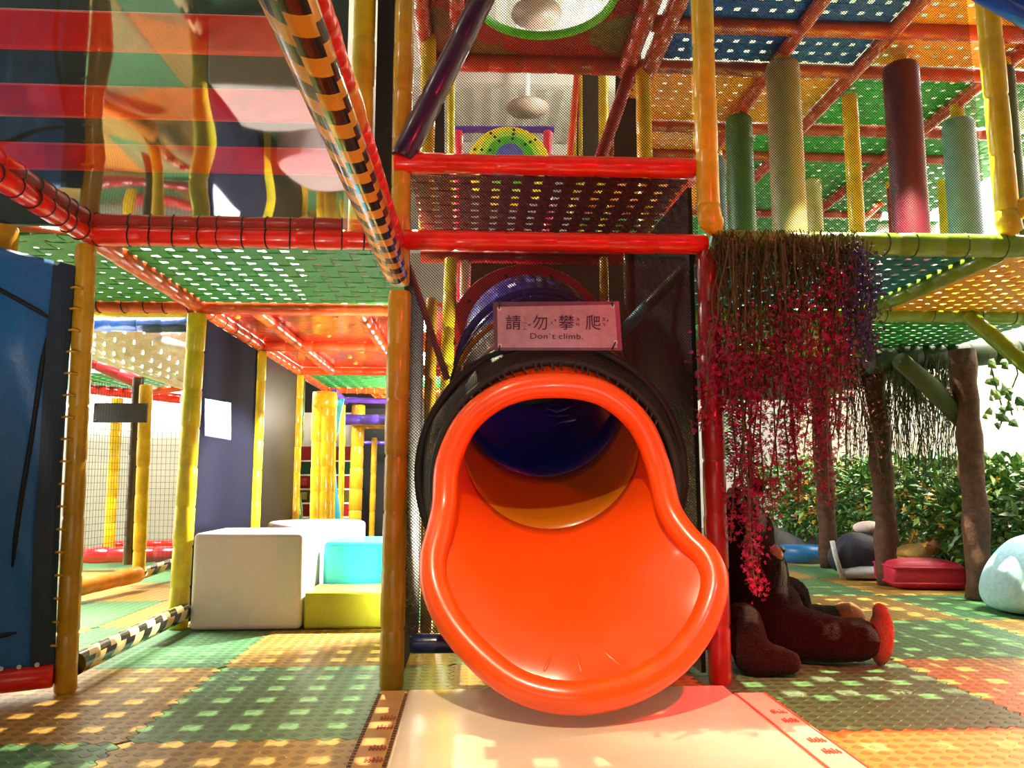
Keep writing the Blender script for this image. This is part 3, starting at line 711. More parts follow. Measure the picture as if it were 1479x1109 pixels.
# upper centre: level three deck with a round hole
cd = T('deck_panel', 'red and olive patterned deck panel with a green ringed round hole', 'panel', (.39, 4.0, Z3))
def camo():
    m, n, l, p = nmat('camouflage_red_olive'); tc = n.new('ShaderNodeTexCoord'); v = n.new('ShaderNodeTexVoronoi'); v.inputs['Scale'].default_value = 2.6
    l.new(tc.outputs['Object'], v.inputs['Vector']); s = n.new('ShaderNodeSeparateColor'); l.new(v.outputs['Color'], s.inputs[0])
    c = n.new('ShaderNodeValToRGB'); c.color_ramp.interpolation = 'CONSTANT'; c.color_ramp.elements[0].color = (.24, .02, .015, 1); c.color_ramp.elements[1].position = .5; c.color_ramp.elements[1].color = (.12, .10, .03, 1)
    l.new(s.outputs[0], c.inputs[0]); l.new(c.outputs[0], p.inputs['Base Color']); p.inputs['Roughness'].default_value = .5; return m
HX, HY, HR = .39, 4.02, .40; n = 64; vs = []
x0, x1, y0, y1 = XC-.02, XD-.1, Y1-.1, Y2
for zz in (Z3-.01, Z3+.02):
    for k in range(n):
        th = 2*math.pi*k/n; cx, cy = math.cos(th), math.sin(th); vs.append((HX+cx*HR, HY+cy*HR, zz))
    for k in range(n):
        th = 2*math.pi*k/n; cx, cy = math.cos(th), math.sin(th)
        t = min(((x1 if cx > 0 else x0)-HX)/cx if abs(cx) > 1e-6 else 1e9, ((y1 if cy > 0 else y0)-HY)/cy if abs(cy) > 1e-6 else 1e9); vs.append((HX+cx*t, HY+cy*t, zz))
fs = []
for k in range(n):
    k2 = (k+1) % n; fs += [(k, k2, n+k2, n+k), (2*n+k2, 2*n+k, 3*n+k, 3*n+k2), (k2, k, 2*n+k, 2*n+k2)]
O('panel', MB().add(vs, fs), camo(), cd)
O('ring', MB().tube([(HX+math.cos(2*math.pi*k/48)*HR, HY+math.sin(2*math.pi*k/48)*HR, Z3-.01) for k in range(48)], .024, 10, closed=True), mat('bright_green_trim', (.12, .62, .04), .35), cd, 'bright green ring', smooth=True)
front('rust red beam at the rear edge of the deck with the round hole', XC-.02, XD-.08, Z3-.03, RUST, Y2, .062)
for i, x in enumerate((XC+.02, XC+.22)): depth(('rust red rail at upper left of the round hole, outer one', 'rust red rail at upper left of the round hole, inner one')[i], x, Y1+.1, Y2, Z3-.05, RUST, .05)
for i, x in enumerate((.99, 1.14)): depth(('rust red rail right of the round hole, inner one', 'rust red rail right of the round hole, outer one')[i], x, Y1+.1, Y2+.05, Z3-.05, RUST, .055)
post('yellow post behind the net under the right end of the rust red beam', (1.10, Y2, 1.9), (1.10, Y2, 3.5), .05, YEL)
post('yellow post behind the purple diagonal tube', (-.27, Y2-.3, 2.3), (-.27, Y2-.3, 3.5), .045, YEL)
# far tube entrance and its frame
fd = T('tube_entrance', 'yellow, lime and green ringed tube end behind the net', 'slide', at(735, 260, 7.0))
fc = at(735, 243, 7.0)
for r, dy, mm, nm in ((.39, 0, mat('ring_yellow', (.85, .70, .03), .4), 'yellow ring'), (.315, -.07, mat('ring_lime', (.50, .72, .08), .4), 'lime ring'), (.235, -.14, mat('ring_green', (.10, .55, .04), .4), 'green ring'), (.13, -.21, mat('ring_blue', (.10, .14, .55), .4), 'blue core')):
    mb = MB(); mb.tube([(fc.x, fc.y+dy+.05, fc.z), (fc.x, fc.y+dy, fc.z), (fc.x, fc.y+dy-.05, fc.z), (fc.x, fc.y+dy-.055, fc.z)], [r, r+.005, r, r*.96], 40)
    rg_ = O('ring', mb, mm, fd, nm, smooth=False)
    if r > .2:
        for k in range(10):
            th = 2*math.pi*(k+.3)/10; O('bolt', MB().ball((fc.x+math.cos(th)*(r-.03), fc.y+dy-.055, fc.z+math.sin(th)*(r-.03)), .014, nu=8, nv=5), BLK, rg_)
beam('violet beam above the ringed tube end', at(655, 187, 7.15), at(800, 187, 7.15), .035, VIO)
for i, (x, lab) in enumerate(((662, 'pink red post left of the ringed tube end'), (791, 'pink red post right of the ringed tube end'))): post(lab, at(x, 690, 7.1), at(x, 190, 7.1), .045, vinyl('vinyl_pink_red', (.75, .03, .10)))
panel('black hanging panel between two yellow posts, upper centre right', [at(820, 260, 6.0), at(868, 260, 6.0), at(868, 60, 6.0), at(834, 60, 6.0)], mat('panel_charcoal', (.06, .06, .06), .7))
for i, (x, xt, wv, lab) in enumerate(((840, 838, .018, 'thin yellow post at the left edge of the black hanging panel'), (822, 830, .022, 'short yellow post right of the pink red post'), (873, 871, .04, 'yellow post at the right edge of the black hanging panel'), (650, 652, .03, 'thin yellow post at upper left behind the net'))):
    post(lab, at(x, 690, 5.9), at(xt, 60 if i != 1 else 165, 5.9), wv, LIM)
pipe('diagonal_tube', 'dark red slanting tube behind the net left of the amber posts', 'tube', at(866, 232, 4.6), at(912, 100, 4.6), .04, DRED)
pipe('diagonal_tube', 'thin dark red slanting tube beside the pink red post', 'tube', at(822, 250, 5.9), at(834, 105, 5.9), .03, ORR)
panel('black side panel behind the slanting dark red tube', [at(885, 260, 5.2), at(925, 260, 5.2), at(925, 70, 5.2), at(890, 70, 5.2)], BLK)
panel('dark side panel at upper left behind the purple tube', [at(610, 262, 5.8), at(642, 262, 5.8), at(642, 60, 5.8), at(610, 60, 5.8)], BLK)
# ------------------------------------------------------------------ upper right: second level
HZ = Z3
def hy(py): return (HZ-CAMH) / ((at(1200, py, 1.0).z-CAMH))
yb = [hy(v) for v in (35, 97, 183, 222, 305)]
for y, r, nm in zip(yb, (.05, .045, .045, .04, .035), ('first', 'second', 'third', 'fourth', 'fifth')):
    front('rust red overhead beam at upper right, %s from the viewer' % nm, XD-.0, XE+1.7, HZ-.03, RUST, y, r)
yf = yb[4]
xl = [((.709*.98), yb[0]-.5), (.905, 0), (1.24, 0)]
for i, (k, lab) in enumerate(((.70, 'left one'), (.905, 'middle one'), (1.25, 'right one'))):
    depth('rust red overhead rail at upper right running away, %s' % lab, k*(HZ-CAMH)+.05, Y1+.3, yb[4], HZ-.04, RUST, .045)
web('blue woven deck overhead at upper right', XD+.05, 2.47, Y1-.3, yb[1]-.05, HZ, SBLU, .105, .64)
web('orange woven deck overhead, right of the blue one', 2.53, XE+1.6, Y1-.3, yb[1]-.05, HZ, SORA, .105, .66)
web('orange woven deck overhead, behind the blue one', XD+.05, 2.47, yb[1]+.05, yb[2]-.05, HZ, SORA, .105, .72)
web('green woven deck overhead, behind the orange one at right', 2.53, XE+1.6, yb[1]+.05, yb[2]-.05, HZ, SGRN, .105, .68)
web('orange woven deck overhead far behind the green roller', XD+.05, 2.2, yb[2]+.05, yb[4], HZ, SORA, .115, .7, joined=True)
web('green woven deck overhead far behind the pale rollers', 2.24, XE+2.2, yb[2]+.05, yb[4], HZ, SGRN, .115, .7, joined=True)
web('dark red woven floor far behind the rollers', XD+.05, XE+2.4, yb[4]+.1, yb[4]+2.5, HZ-.05, SGRN, .13, .66, joined=True)
def sleevem(name, c): return mat(name, c, .45, .3, 10, .15)
def roller(px, w_, ytop, Y, col, label, ypole=None, polem=YEL, pr=.05):
    b = at(px, 420, Y); b.z = Z1+.05; top = at(px, ytop, Y); r = w_/2/FPX*Y*1.02
    t = T('foam_roller_post', label, 'roller post', b, None)
    mb = MB(); x, y = b.x, b.y; h = top.z
    mb.tube([(x, y, Z1+.06), (x, y, Z1+.09), (x, y, (Z1+h)/2), (x, y, h-.04), (x, y, h-.012), (x, y, h)], [r*.93, r, r*1.01, r, r*.95, r*.8], 20)
    if col: o = O('foam_sleeve', mb, col, t, smooth=True); smooth_by_angle(o, 50)
    mb = MB(); pad_tube(mb, (x, y, Z1+.05 if not col else h-.01), (x, y, HZ-.06), pr, .3); O('pole', mb, polem, t, smooth=True)
roller(1041, 26, 228, 5.9, sleevem('foam_slate_blue', (.10, .20, .30)), 'slate blue foam roller on a thin yellow pole, leftmost')
roller(1076, 40, 170, 5.25, sleevem('foam_dark_green', (.015, .12, .035)), 'dark green foam roller on a yellow pole')
roller(1145, 50, 92, 4.48, sleevem('foam_sand', (.36, .29, .11)), 'tall sand coloured foam roller on a yellow pole')
roller(1182, 24, 235, 6.6, sleevem('foam_pale_sand', (.52, .44, .20)), 'short pale sand foam roller close right of the tall sand one')
roller(1322, 52, 95, 4.45, sleevem('foam_maroon', (.085, .006, .024)), 'tall maroon foam roller on a yellow pole')
roller(1402, 46, 175, 5.05, sleevem('foam_light_blue', (.13, .30, .44)), 'light blue foam roller left of the amber post')
roller(1474, 34, 100, 4.45, sleevem('foam_bottle_green', (.02, .07, .04)), 'bottle green foam roller at the right edge')
roller(1243, 24, 100, 4.95, None, 'slim yellow padded pole without a foam roller', pr=.052)
roller(1374, 20, 205, 6.4, None, 'slim bright yellow pole between maroon and light blue rollers', polem=LIM, pr=.055)
roller(1297, 14, 240, 6.6, sleevem('foam_crimson', (.30, .015, .03)), 'narrow crimson foam roller behind the maroon one')
panel('white panel in place of the lit wall low behind the maroon roller', [at(1264, 336, 7.6), at(1380, 336, 7.6), at(1380, 238, 7.6), at(1300, 238, 7.6)], mat('lit_wall_white', (.75, .73, .72), .5))  # white panel put in where the lit wall and ceiling show
pipe('diagonal_tube', 'orange red slanting tube behind the slim yellow pole', 'tube', at(1232, 330, 6.9), at(1296, 272, 7.3), .035, ORR)
# ================================================================== LEFT: clear sheet, slats above it
mb = MB(); x0, x1, y0, y1 = XA-.01, XC-.04, .85, Y1
def sheet(u, v):
    x = x0+(x1-x0)*u; y = y0+(y1-y0)*v
    e = math.sin(math.pi*u)**.6*math.sin(math.pi*min(1, v*1.02))**.6 if 0 < u < 1 and 0 < v < 1 else 0
    z = Z1+.028 - .012*e + .0022*e*math.sin(7*u+5*v) + .0010*e*math.sin(17*u-3*v) + .0007*e*math.sin(29*v+8*u*u)
    return (x, y, z)
mb.grid(sheet, 60, 80); O('clear_sheet', mb, CLEAR, None, 'clear glossy vinyl sheet stretched overhead at upper left, mirroring the lights', 'sheet', smooth=True)
us = T('upper_steps', 'red padded steps above the clear sheet at upper left', 'steps', (-1.2, 3.0, 2.15))
hz = 2.15
for i, (pa, pb) in enumerate(((18, 75), (125, 172), (209, 248))):
    ya = atz(250, pa, hz).y; yb_ = atz(250, pb, hz).y
    Yr = (2.62, 2.92, 3.20)[i]; a_, b_ = at(300, pb, Yr), at(300, pa, Yr)
    mb = MB().box((XA-.9, Yr, a_.z), (-.66+.06*i, Yr+.03, b_.z)); o = O('step', mb, RED, us); bevel(o, .015)
O('step_backing', MB().box((XA-1.2, Y1+.01, 1.94), (-.575, Y1+.035, 3.4)), mat('dark_teal_cloth', (.03, .06, .055), .7), us)
# ------------------------------------------------------------------ blue tarp at the left edge
TARP = mat('tarp_blue', (.012, .13, .42), .42, .2, 55, .1)
tp = T('tarp', 'dark blue fabric tarp stretched from the left edge to the ochre post', 'tarp', (-1.95, 3.2, .05))
def tarp(u, v):                                       # u 0 = left, 1 = at the post;  v 0 = bottom
    P0 = Vector((-2.75, 2.86, .06)); P1 = Vector((XA, Y1-.03, .09)); Q1 = Vector((XA-.03, Y1-.03, 1.745)); Q0 = Vector((-2.75, 2.86, 2.02))
    p = P0.lerp(P1, u).lerp(Q0.lerp(Q1, u), v)
    top = .06*math.sin(math.pi*u)*v; p.z -= top*.4
    e = math.sin(math.pi*min(1, max(0, u)))**.5*math.sin(math.pi*v)**.4 if 0 < u < 1 and 0 < v < 1 else 0
    d = .10*e + .020*e*math.sin(6*u+9*v) + .028*e*math.sin(22*(u-.25*v)) * (1-v)**.5 + .016*e*math.sin(38*(u+.35*v)+2*v) + .05*e*math.exp(-((v-.72-.35*(u-.7))/.08)**2)
    n_ = Vector((.36, -.93, 0)); p += n_*d
    p.x += .012*math.sin(math.pi*v)*u*(-1) * (1 if u > .8 else u)
    return p
mb = MB().grid(tarp, 70, 80); o = O('cloth', mb, TARP, tp, smooth=True); q = o.modifiers.new('thick', 'SOLIDIFY'); q.thickness = .004
def slit(px0, px1, nm='zip_slit'):
    mb = MB(); pts = []
    for (u, v) in px0: p = tarp(u, v) + Vector((.36, -.93, 0))*.004; pts.append(p)
    n_ = len(pts); mb.tube(pts, [.003] + [.009]*(n_-2) + [.003], 6); return O(nm, mb, BLK, tp, 'black zip slit', smooth=True)
slit([(.60+.034*k, .938-.009*k) for k in range(11)], 0); slit([(.93-.006*k, .80-.055*k) for k in range(11)], 0); slit([(.62+.027*k, .075-.000*k+.0025*k) for k in range(11)], 0)
mb = MB(); mb.grid(lambda u, v: tarp(.93+.067*u, v) + Vector((.36, -.93, 0))*.009, 5, 80); O('hem', mb, mat('tarp_hem', (.008, .03, .07), .5), tp)
for k in range(17):
    p = tarp(1, .06+.055*k); q_ = Vector((XA+.012, Y1-.045, p.z)); O('lacing_ring', MB().tube([p + Vector((-.03, -.012, 0)), (p+q_)/2 + Vector((0, -.022, .004)), q_], [.006, .005, .006], 6), OCH, tp, smooth=True)
for k in range(9):
    u = .55+.05*k; p = tarp(u, .022) + Vector((.36, -.93, 0))*.006; O('eyelet', MB().tube([p, p + Vector((.003, -.008, 0))], .009, 10), mat('eyelet_steel', (.6, .62, .65), .3, metal=.8), tp)
pipe('padded_beam', 'bright red padded beam on the floor under the blue tarp', 'beam', (-2.8, 2.82, .05), (XA, Y1-.04, .075), .045, RED)
post('amber post at the left edge above the blue tarp', (-2.02, Y1+.02, 1.2), (-2.02, Y1+.02, 1.93), .06, OCH)
pipe('padded_beam', 'laced rust red rail at left edge just behind the tarp top', 'beam', at(-60, 318, 3.62), at(122, 352, 3.66), .045, ORR)
# ------------------------------------------------------------------ left background
def knot_net(label, corners, pitch, th=.0016):
    a, b, c, d = [Vector(p) for p in corners]; mb = MB(); W = (b-a).length; H = (d-a).length; nx = int(W/pitch); ny = int(H/pitch)
    def P(u, v): return a.lerp(b, u).lerp(d.lerp(c, u), v)
    for i in range(nx+1): mb.tube([P(i/nx, 0), P(i/nx, .5), P(i/nx, 1)], th, 3, caps=False)
    for j in range(ny+1): mb.tube([P(0, j/ny), P(.5, j/ny), P(1, j/ny)], th, 3, caps=False)
    return O('climbing_net', mb, BLACKCORD, None, label, 'net', kind=None)
knot_net('square mesh black net between ochre post and the black and yellow double post', [at(108, 800, 5.6), at(190, 790, 6.6), at(198, 560, 6.6), at(122, 548, 5.6)], .048)
knot_net('square mesh black net between the double post and the lime yellow post', [at(203, 806, 6.6), at(252, 806, 7.0), at(262, 590, 7.0), at(208, 590, 6.6)], .05)
post('yellow post joined to a dark post, left background', at(200, 836, 6.45), at(211, 556, 6.45), .05, YEL)
post('brown black post standing against the yellow one, left background', at(186, 815, 6.55), at(200, 545, 6.55), .045, vinyl('vinyl_brown_black', (.06, .035, .015)))
post('yellow post far behind the square mesh net', at(157, 792, 7.9), at(170, 575, 7.9), .055, YEL)
beam('dark red padded beam along the foot of the white wall', at(90, 802, 7.6), at(258, 800, 7.6), .075, DRED)
beam('red padded beam behind the dark red one at the foot of the white wall', at(150, 788, 8.2), at(262, 786, 8.2), .05, RED)
beam('red padded beam across the top of the white wall at left', at(112, 560, 7.9), at(262, 576, 7.9), .05, RED)
beam('orange red padded beam just under the red one at the white wall', at(200, 567, 7.5), at(262, 560, 7.5), .035, ORR)
s_ = T('name_board', 'dark grey blank board hanging on the square mesh net', 'board', at(172, 610, 6.3))
O('board', MB().box((at(135,610,6.3).x, 6.29, at(135,610,6.3).z), (at(212,610,6.3).x, 6.31, at(135,582,6.3).z)), mat('board_dark_grey', (.05, .055, .06), .5), s_)
for (x, y) in ((138, 584), (209, 584), (138, 608), (209, 608)): O('tie', MB().ball(at(x, y, 6.285), .012, nu=8, nv=5), BLACKCORD, s_)
beam('navy blue padded beam over the white quilted net', at(128, 469, 6.1), at(272, 469, 6.1), .062, vinyl('vinyl_deep_blue', (.01, .05, .20)))
beam('dull yellow padded beam above the navy one', at(128, 452, 5.8), at(272, 452, 5.8), .035, LIM)
wn = T('quilted_net', 'white woven hammock net sloping behind the lime post', 'net', at(200, 520, 6.6))
ca, cb, cc, cd_ = at(120, 506, 6.2), at(266, 556, 7.2), at(272, 480, 6.4), at(122, 478, 5.7)
def wq(u, v): return ca.lerp(cb, u).lerp(cd_.lerp(cc, u), v) + Vector((0, 0, -.12*math.sin(math.pi*u)*math.sin(math.pi*v)))
for i in range(11):
    mb = MB(); mb.grid(lambda a, b: wq((i+.1+.8*b)/11, a) + Vector((0, 0, .012*math.sin(a*math.pi*8+i*math.pi))), 16, 1); O('strap', mb, SWHI, wn)
for i in range(8):
    mb = MB(); mb.grid(lambda a, b: wq(a, (i+.08+.84*b)/8) + Vector((0, 0, .012*math.sin(a*math.pi*11+i*math.pi+1.5))), 22, 1); O('strap', mb, SWHI, wn)
mb = MB(); pad_tube(mb, ca, cb, .045, .2); O('edge_pipe', mb, WHV, wn, smooth=True)
mb = MB(); pad_tube(mb, at(200, 482, 6.3), at(272, 506, 6.2), .05, .2); O('edge_pipe', mb, WHV, wn, smooth=True)
web('dark green woven deck low behind the white quilted net', -4.6, -2.2, 7.2, 8.6, 1.82, SGRN, .12, .68, joined=True)
pipe('diagonal_tube', 'dark maroon tube under the white quilted net', 'tube', at(110, 512, 7.0), at(200, 552, 7.2), .06, DRED)
# lit sign
ls = T('lit_sign', 'white lit square sign on the blue black panel', 'sign', (XA+.0, 5.1, 1.2))
def onA(px, py):                                       # point on the plane of line A
    lo, hi = 3.0, 9.0
    for _ in range(40):
        m_ = (lo+hi)/2
        if at(px, py, m_).x > XA: lo = m_
        else: hi = m_
    return at(px, py, lo)
qa = [onA(295, 628), onA(331, 634), onA(331, 583), onA(295, 577)]
cen = sum(qa, Vector())/4
bq = [p + Vector((.012, 0, 0)) for p in qa]
O('frame', MB().add([cen + (p-cen)*1.06 for p in qa] + [cen + (p-cen)*1.06 + Vector((.008, 0, 0)) for p in qa], [(3,2,1,0),(4,5,6,7),(0,1,5,4),(1,2,6,5),(2,3,7,6),(3,0,4,7)]), mat('sign_frame_blue', (.05, .07, .30), .3), ls)
O('screen', MB().add(qa + bq, [(3,2,1,0),(4,5,6,7),(0,1,5,4),(1,2,6,5),(2,3,7,6),(3,0,4,7)]), mat('lit_white', (.9, .9, 1), .4, emit=(.86, .92, 1.0), es=1.6), ls)
# ------------------------------------------------------------------ soft blocks
def block(label, cat, x0, x1, y0, y1, z0, z1, m, bw=.028, piping=None, group=None):
    mb = MB().box((x0, y0, z0), (x1, y1, z1)); o = O('soft_block', mb, m, None, label, cat, group); bevel(o, bw, 4)
    for p in o.data.polygons: p.use_smooth = True
    smooth_by_angle(o, 30); return o
FW = mat('foam_white', (.80, .74, .70), .42, .08, 20, .03, coat=.1); FC = mat('foam_cyan', (.02, .48, .62), .4, .08, 20, .05, coat=.1); FL = mat('foam_lime', (.52, .55, .03), .4, .08, 20, .05, coat=.1); FP = mat('foam_pink_white', (.85, .66, .68), .4, .08, 20, .04, coat=.1)
a = atz(272, 912, 0); b = atz(432, 912, 0); t = at(300, 770, a.y)
wc = block('large white soft cube in front of the lime post', 'block', a.x, b.x, a.y, a.y+.55, .003, t.z, FW)
c = atz(560, 912, 0); t2 = at(500, 856, a.y)
block('low lime and white soft block right of the white cube', 'block', b.x+.012, c.x+.12, a.y+.02, a.y+.42, .003, t2.z, FL, .015)
d0, d1 = at(465, 855, a.y+.45), at(575, 855, a.y+.45); t3 = at(500, 783, a.y+.45)
block('cyan soft block behind the low lime one', 'block', d0.x, d1.x+.1, a.y+.45, a.y+1.0, .003, t3.z, FC)
mb = MB(); cc_ = at(457, 800, 6.05); rad = .36; hh = at(457, 753, 6.0).z
mb.tube([(cc_.x, 6.05, z) for z in (.003, .01, .04, hh-.03, hh-.008, hh)], [rad*.94, rad*.98, rad, rad, rad*.98, rad*.93], 40)
cy = O('soft_drum', mb, FP, None, 'pinkish white soft drum behind the cube and the cyan block', 'block', smooth=True); smooth_by_angle(cy, 50)
# ------------------------------------------------------------------ far end of the passage
yc = T('padded_column', 'fat bundled yellow padded column at the end of the passage', 'column', at(466, 752, 7.7))
for dx, rr_ in ((-.055, .06), (.03, .062), (.085, .045)):
    p0 = at(464, 800, 7.75); p0.z = 0; p1 = at(468, 566, 7.75); mb = MB(); pad_tube(mb, p0 + Vector((dx, -.02 if dx else 0, 0)), p1 + Vector((dx, 0, 0)), rr_, .24, 12, .1); O('sleeve', mb, YEL, yc, smooth=True)
p1 = at(467, 566, 7.7); mb = MB(); mb.tube([p1 + Vector((0.02, 0, z)) for z in (-.16, -.13, -.04, 0)], [.10, .125, .12, .10], 16); O('collar', mb, YEL, yc, smooth=True)
LB = mat('sheet_light_blue', (.06, .48, .75), .35, .1, 8)
mb = MB(); 
def strip(u, v):
    y = 576 + (760-576)*v; x = 487 + 8*math.sin(v*2.6+.3)*-1 + (4 if v < .3 else 0) - 6*max(0, v-.55)
    wd = 10 - 5*math.sin(math.pi*v); p = at(x + (u-.5)*2*wd*.9, y, 7.9); p.y += .05*math.sin(u*3+v*5); return p
mb.grid(strip, 4, 30); o = O('hanging_strip', mb, LB, None, 'light blue twisted plastic strip beside the fat yellow column', 'strip', smooth=True); q = o.modifiers.new('thick', 'SOLIDIFY'); q.thickness = .02
post('slim yellow post right of the light blue strip', at(491, 811, 8.1), at(495, 585, 8.1), .03, YEL)
mb = MB(); 
def gr(u, v):
    y = 548 + 205*v; wd = (13 if v < .4 else 13-8*math.sin(min(1, (v-.4)/.5)*math.pi)); p = at(424 + u*wd + 4*(1-v), y, 7.52); return p
mb.grid(gr, 3, 20); o = O('soft_pad', mb, vinyl('pad_green', (.04, .22, .08)), None, 'green curved soft pad behind the post at the end of the black panel', 'pad', smooth=True); q = o.modifiers.new('thick', 'SOLIDIFY'); q.thickness = .05
st = T('staircase', 'dark red and green stairs with white edges at the far end of the passage', 'stairs', at(470, 752, 9.3))
colors = [DRED, vinyl('tread_dark_green', (.01, .06, .03)), DRED, vinyl('tread_dark_olive', (.10, .08, .02)), DRED, vinyl('tread_black_red', (.08, .01, .012))]
for k in range(6):
    y0_, y1_ = 645 + k*20.3, 645 + (k+1)*20.3; Yk = 10.2-.16*k
    a_, b_ = at(428, y1_, Yk), at(512, y0_, Yk); o = O('tread', MB().box((a_.x, Yk, a_.z), (b_.x, Yk+.2, b_.z)), colors[k], st)
    if k: O('edge_strip', MB().box((a_.x, Yk-.01, b_.z-.014), (b_.x, Yk+.02, b_.z+.006)), WHITEW, st)
    if k in (2, 3): c_ = at(437, (y0_+y1_)/2, Yk-.01); O('sticker', MB().box((c_.x-.05, Yk-.012, c_.z-.045), (c_.x+.05, Yk-.002, c_.z+.045)), mat('sticker_%d' % k, ((.5, .05, .05), (.35, .4, .15))[k-2], .5), st)
panel('white board above the far stairs', [at(428, 648, 10.6), at(512, 648, 10.6), at(512, 596, 10.6), at(428, 596, 10.6)], WHITEW)
beam('violet padded beam above the far stairs, upper one', at(490, 577, 8.9), at(575, 580, 8.9), .032, VIO)
beam('violet padded beam at the far right of the passage, lower one', at(495, 606, 8.4), at(575, 606, 8.4), .055, VIO)
depthp = beam('violet rail slanting at the far end of the passage', at(482, 566, 8.0), at(500, 580, 9.0), .035, VIO)
beam('small violet beam far back beside the ochre post', at(523, 640, 10), at(575, 640, 10), .03, VIO)
web('amber woven deck under the lower violet beam', at(500, 612, 8.6).x, at(575, 612, 8.6).x+.2, 8.5, 9.6, 1.48, SYEL, .12, .7, joined=True)
post('broad olive yellow post right of the far stairs', at(511, 799, 9.0), at(518, 585, 9.0), .075, OCH)
post('thin olive post in front of the dark far panel', at(536, 792, 9.6), at(541, 632, 9.6), .035, OCH)
panel('black far panel behind the thin olive post', [at(515, 780, 10.3), at(600, 780, 10.3), at(600, 590, 10.3), at(515, 590, 10.3)], BLK)
panel('black panel closing the passage behind the beams', [at(425, 606, 10.9), at(600, 606, 10.9), at(600, 500, 10.9), at(425, 500, 10.9)], BLK)
panel('dark blue panel beyond the green pad', [at(395, 800, 11.0), at(520, 800, 11.0), at(520, 600, 11.0), at(395, 600, 11.0)], PNAV)
# ================================================================== PLUSH BEAR
PLM = mat('plush_dark_brown', (.016, .006, .005), .95, .8, 120, .4, spec=.05, sheen=.08); PLT = mat('plush_tan', (.38, .14, .07), .9, .6, 110, .2, spec=.1, sheen=.3)
br = T('plush_bear', 'big dark brown plush bear slumped against the dark red post', 'plush toy', at(1120, 960, 3.72)*1)
mb = MB()
def cap(p0, p1, r0, r1, n=9):
    p0, p1 = Vector(p0), Vector(p1)
    for k in range(n): t = k/(n-1); mb.ball(p0.lerp(p1, t), r0*(1-t)+r1*t, nu=12, nv=8)
bx = at(1112, 905, 3.85)
mb.ball((bx.x-.05, 3.86, .20), (.22, .22, .20)); mb.ball((bx.x-.09, 3.86, .38), (.19, .19, .22)); mb.ball((bx.x-.12, 3.86, .54), (.15, .15, .14))
hd = at(1078, 770, 3.84); mb.ball(hd, (.135, .14, .15)); mb.ball(hd + Vector((-.02, .0, .08)), (.11, .12, .11))
mz = at(1106, 800, 3.78); cap(hd + Vector((.03, -.02, -.05)), mz + Vector((-.015, 0, 0)), .085, .062, 5)
for e in ((1060, 716, 3.90), (1093, 702, 3.95)): mb.ball(at(*e), (.05, .028, .055))
# arm nearest the viewer lying on the floor
sh = at(1072, 900, 3.60); el = at(1088, 955, 3.46); ha = at(1140, 980, 3.42); ha.z = .062; el.z = .075
cap(sh, el, .095, .085); cap(el, ha, .085, .055)
# far arm, bent
cap(at(1105, 850, 3.95), at(1140, 862, 4.02), .09, .105); cap(at(1140, 862, 4.02), at(1150, 890, 4.0), .105, .085, 6)
# legs
f1 = at(1240, 938, 3.62); f1.z = .115; hp = Vector((bx.x, 3.74, .14)); cap(hp, f1 + Vector((-.12, 0, .0)), .14, .105); cap(f1 + Vector((-.12, 0, 0)), f1, .105, .10, 5)
f2 = at(1208, 915, 4.15); f2.z = .10; cap((bx.x+.05, 4.0, .12), f2, .12, .085)
bo = O('body', mb, PLM, br, smooth=True)
rm = bo.modifiers.new('remesh', 'REMESH'); rm.mode = 'VOXEL'; rm.voxel_size = .016; rm.use_smooth_shade = True
sm = bo.modifiers.new('smooth', 'SMOOTH'); sm.iterations = 6
tx = bpy.data.textures.new('fur', 'CLOUDS'); tx.noise_scale = .02
dp = bo.modifiers.new('fur', 'DISPLACE'); dp.texture = tx; dp.strength = .012; dp.texture_coords = 'LOCAL'
mb = MB(); mb.ball(f1 + Vector((.105, -.01, .015)), (.035, .10, .135), Euler((0, .12, 0)).to_matrix()); mb.ball(f1 + Vector((.11, -.01, .12)), (.028, .06, .045)); o = O('sole_pad', mb, PLT, br, 'reddish tan sole', smooth=True)
q = o.modifiers.new('r', 'REMESH'); q.mode = 'VOXEL'; q.voxel_size = .012; q.use_smooth_shade = True
mb = MB(); mb.ball(f2 + Vector((.05, -.02, .02)), (.095, .085, .085)); O('foot', mb, PLT, br, 'tan foot', smooth=True)
mb = MB(); mb.ball(mz + Vector((.02, -.01, 0)), (.062, .055, .05)); O('muzzle', mb, PLT, br, 'tan muzzle', smooth=True)
O('nose', MB().ball(mz + Vector((.072, -.02, .02)), (.018, .022, .016)), BLK, br, smooth=True)
for k, e in enumerate(((1096, 772, 3.72), (1076, 778, 3.71))): O('eye', MB().ball(at(*e), .012, nu=10, nv=7), mat('glass_eye', (.01, .008, .006), .08), br, smooth=True)
O('tag', MB().box(at(1160, 905, 3.8), at(1171, 897, 3.815)), mat('tag_pink', (.75, .4, .42), .6), br)
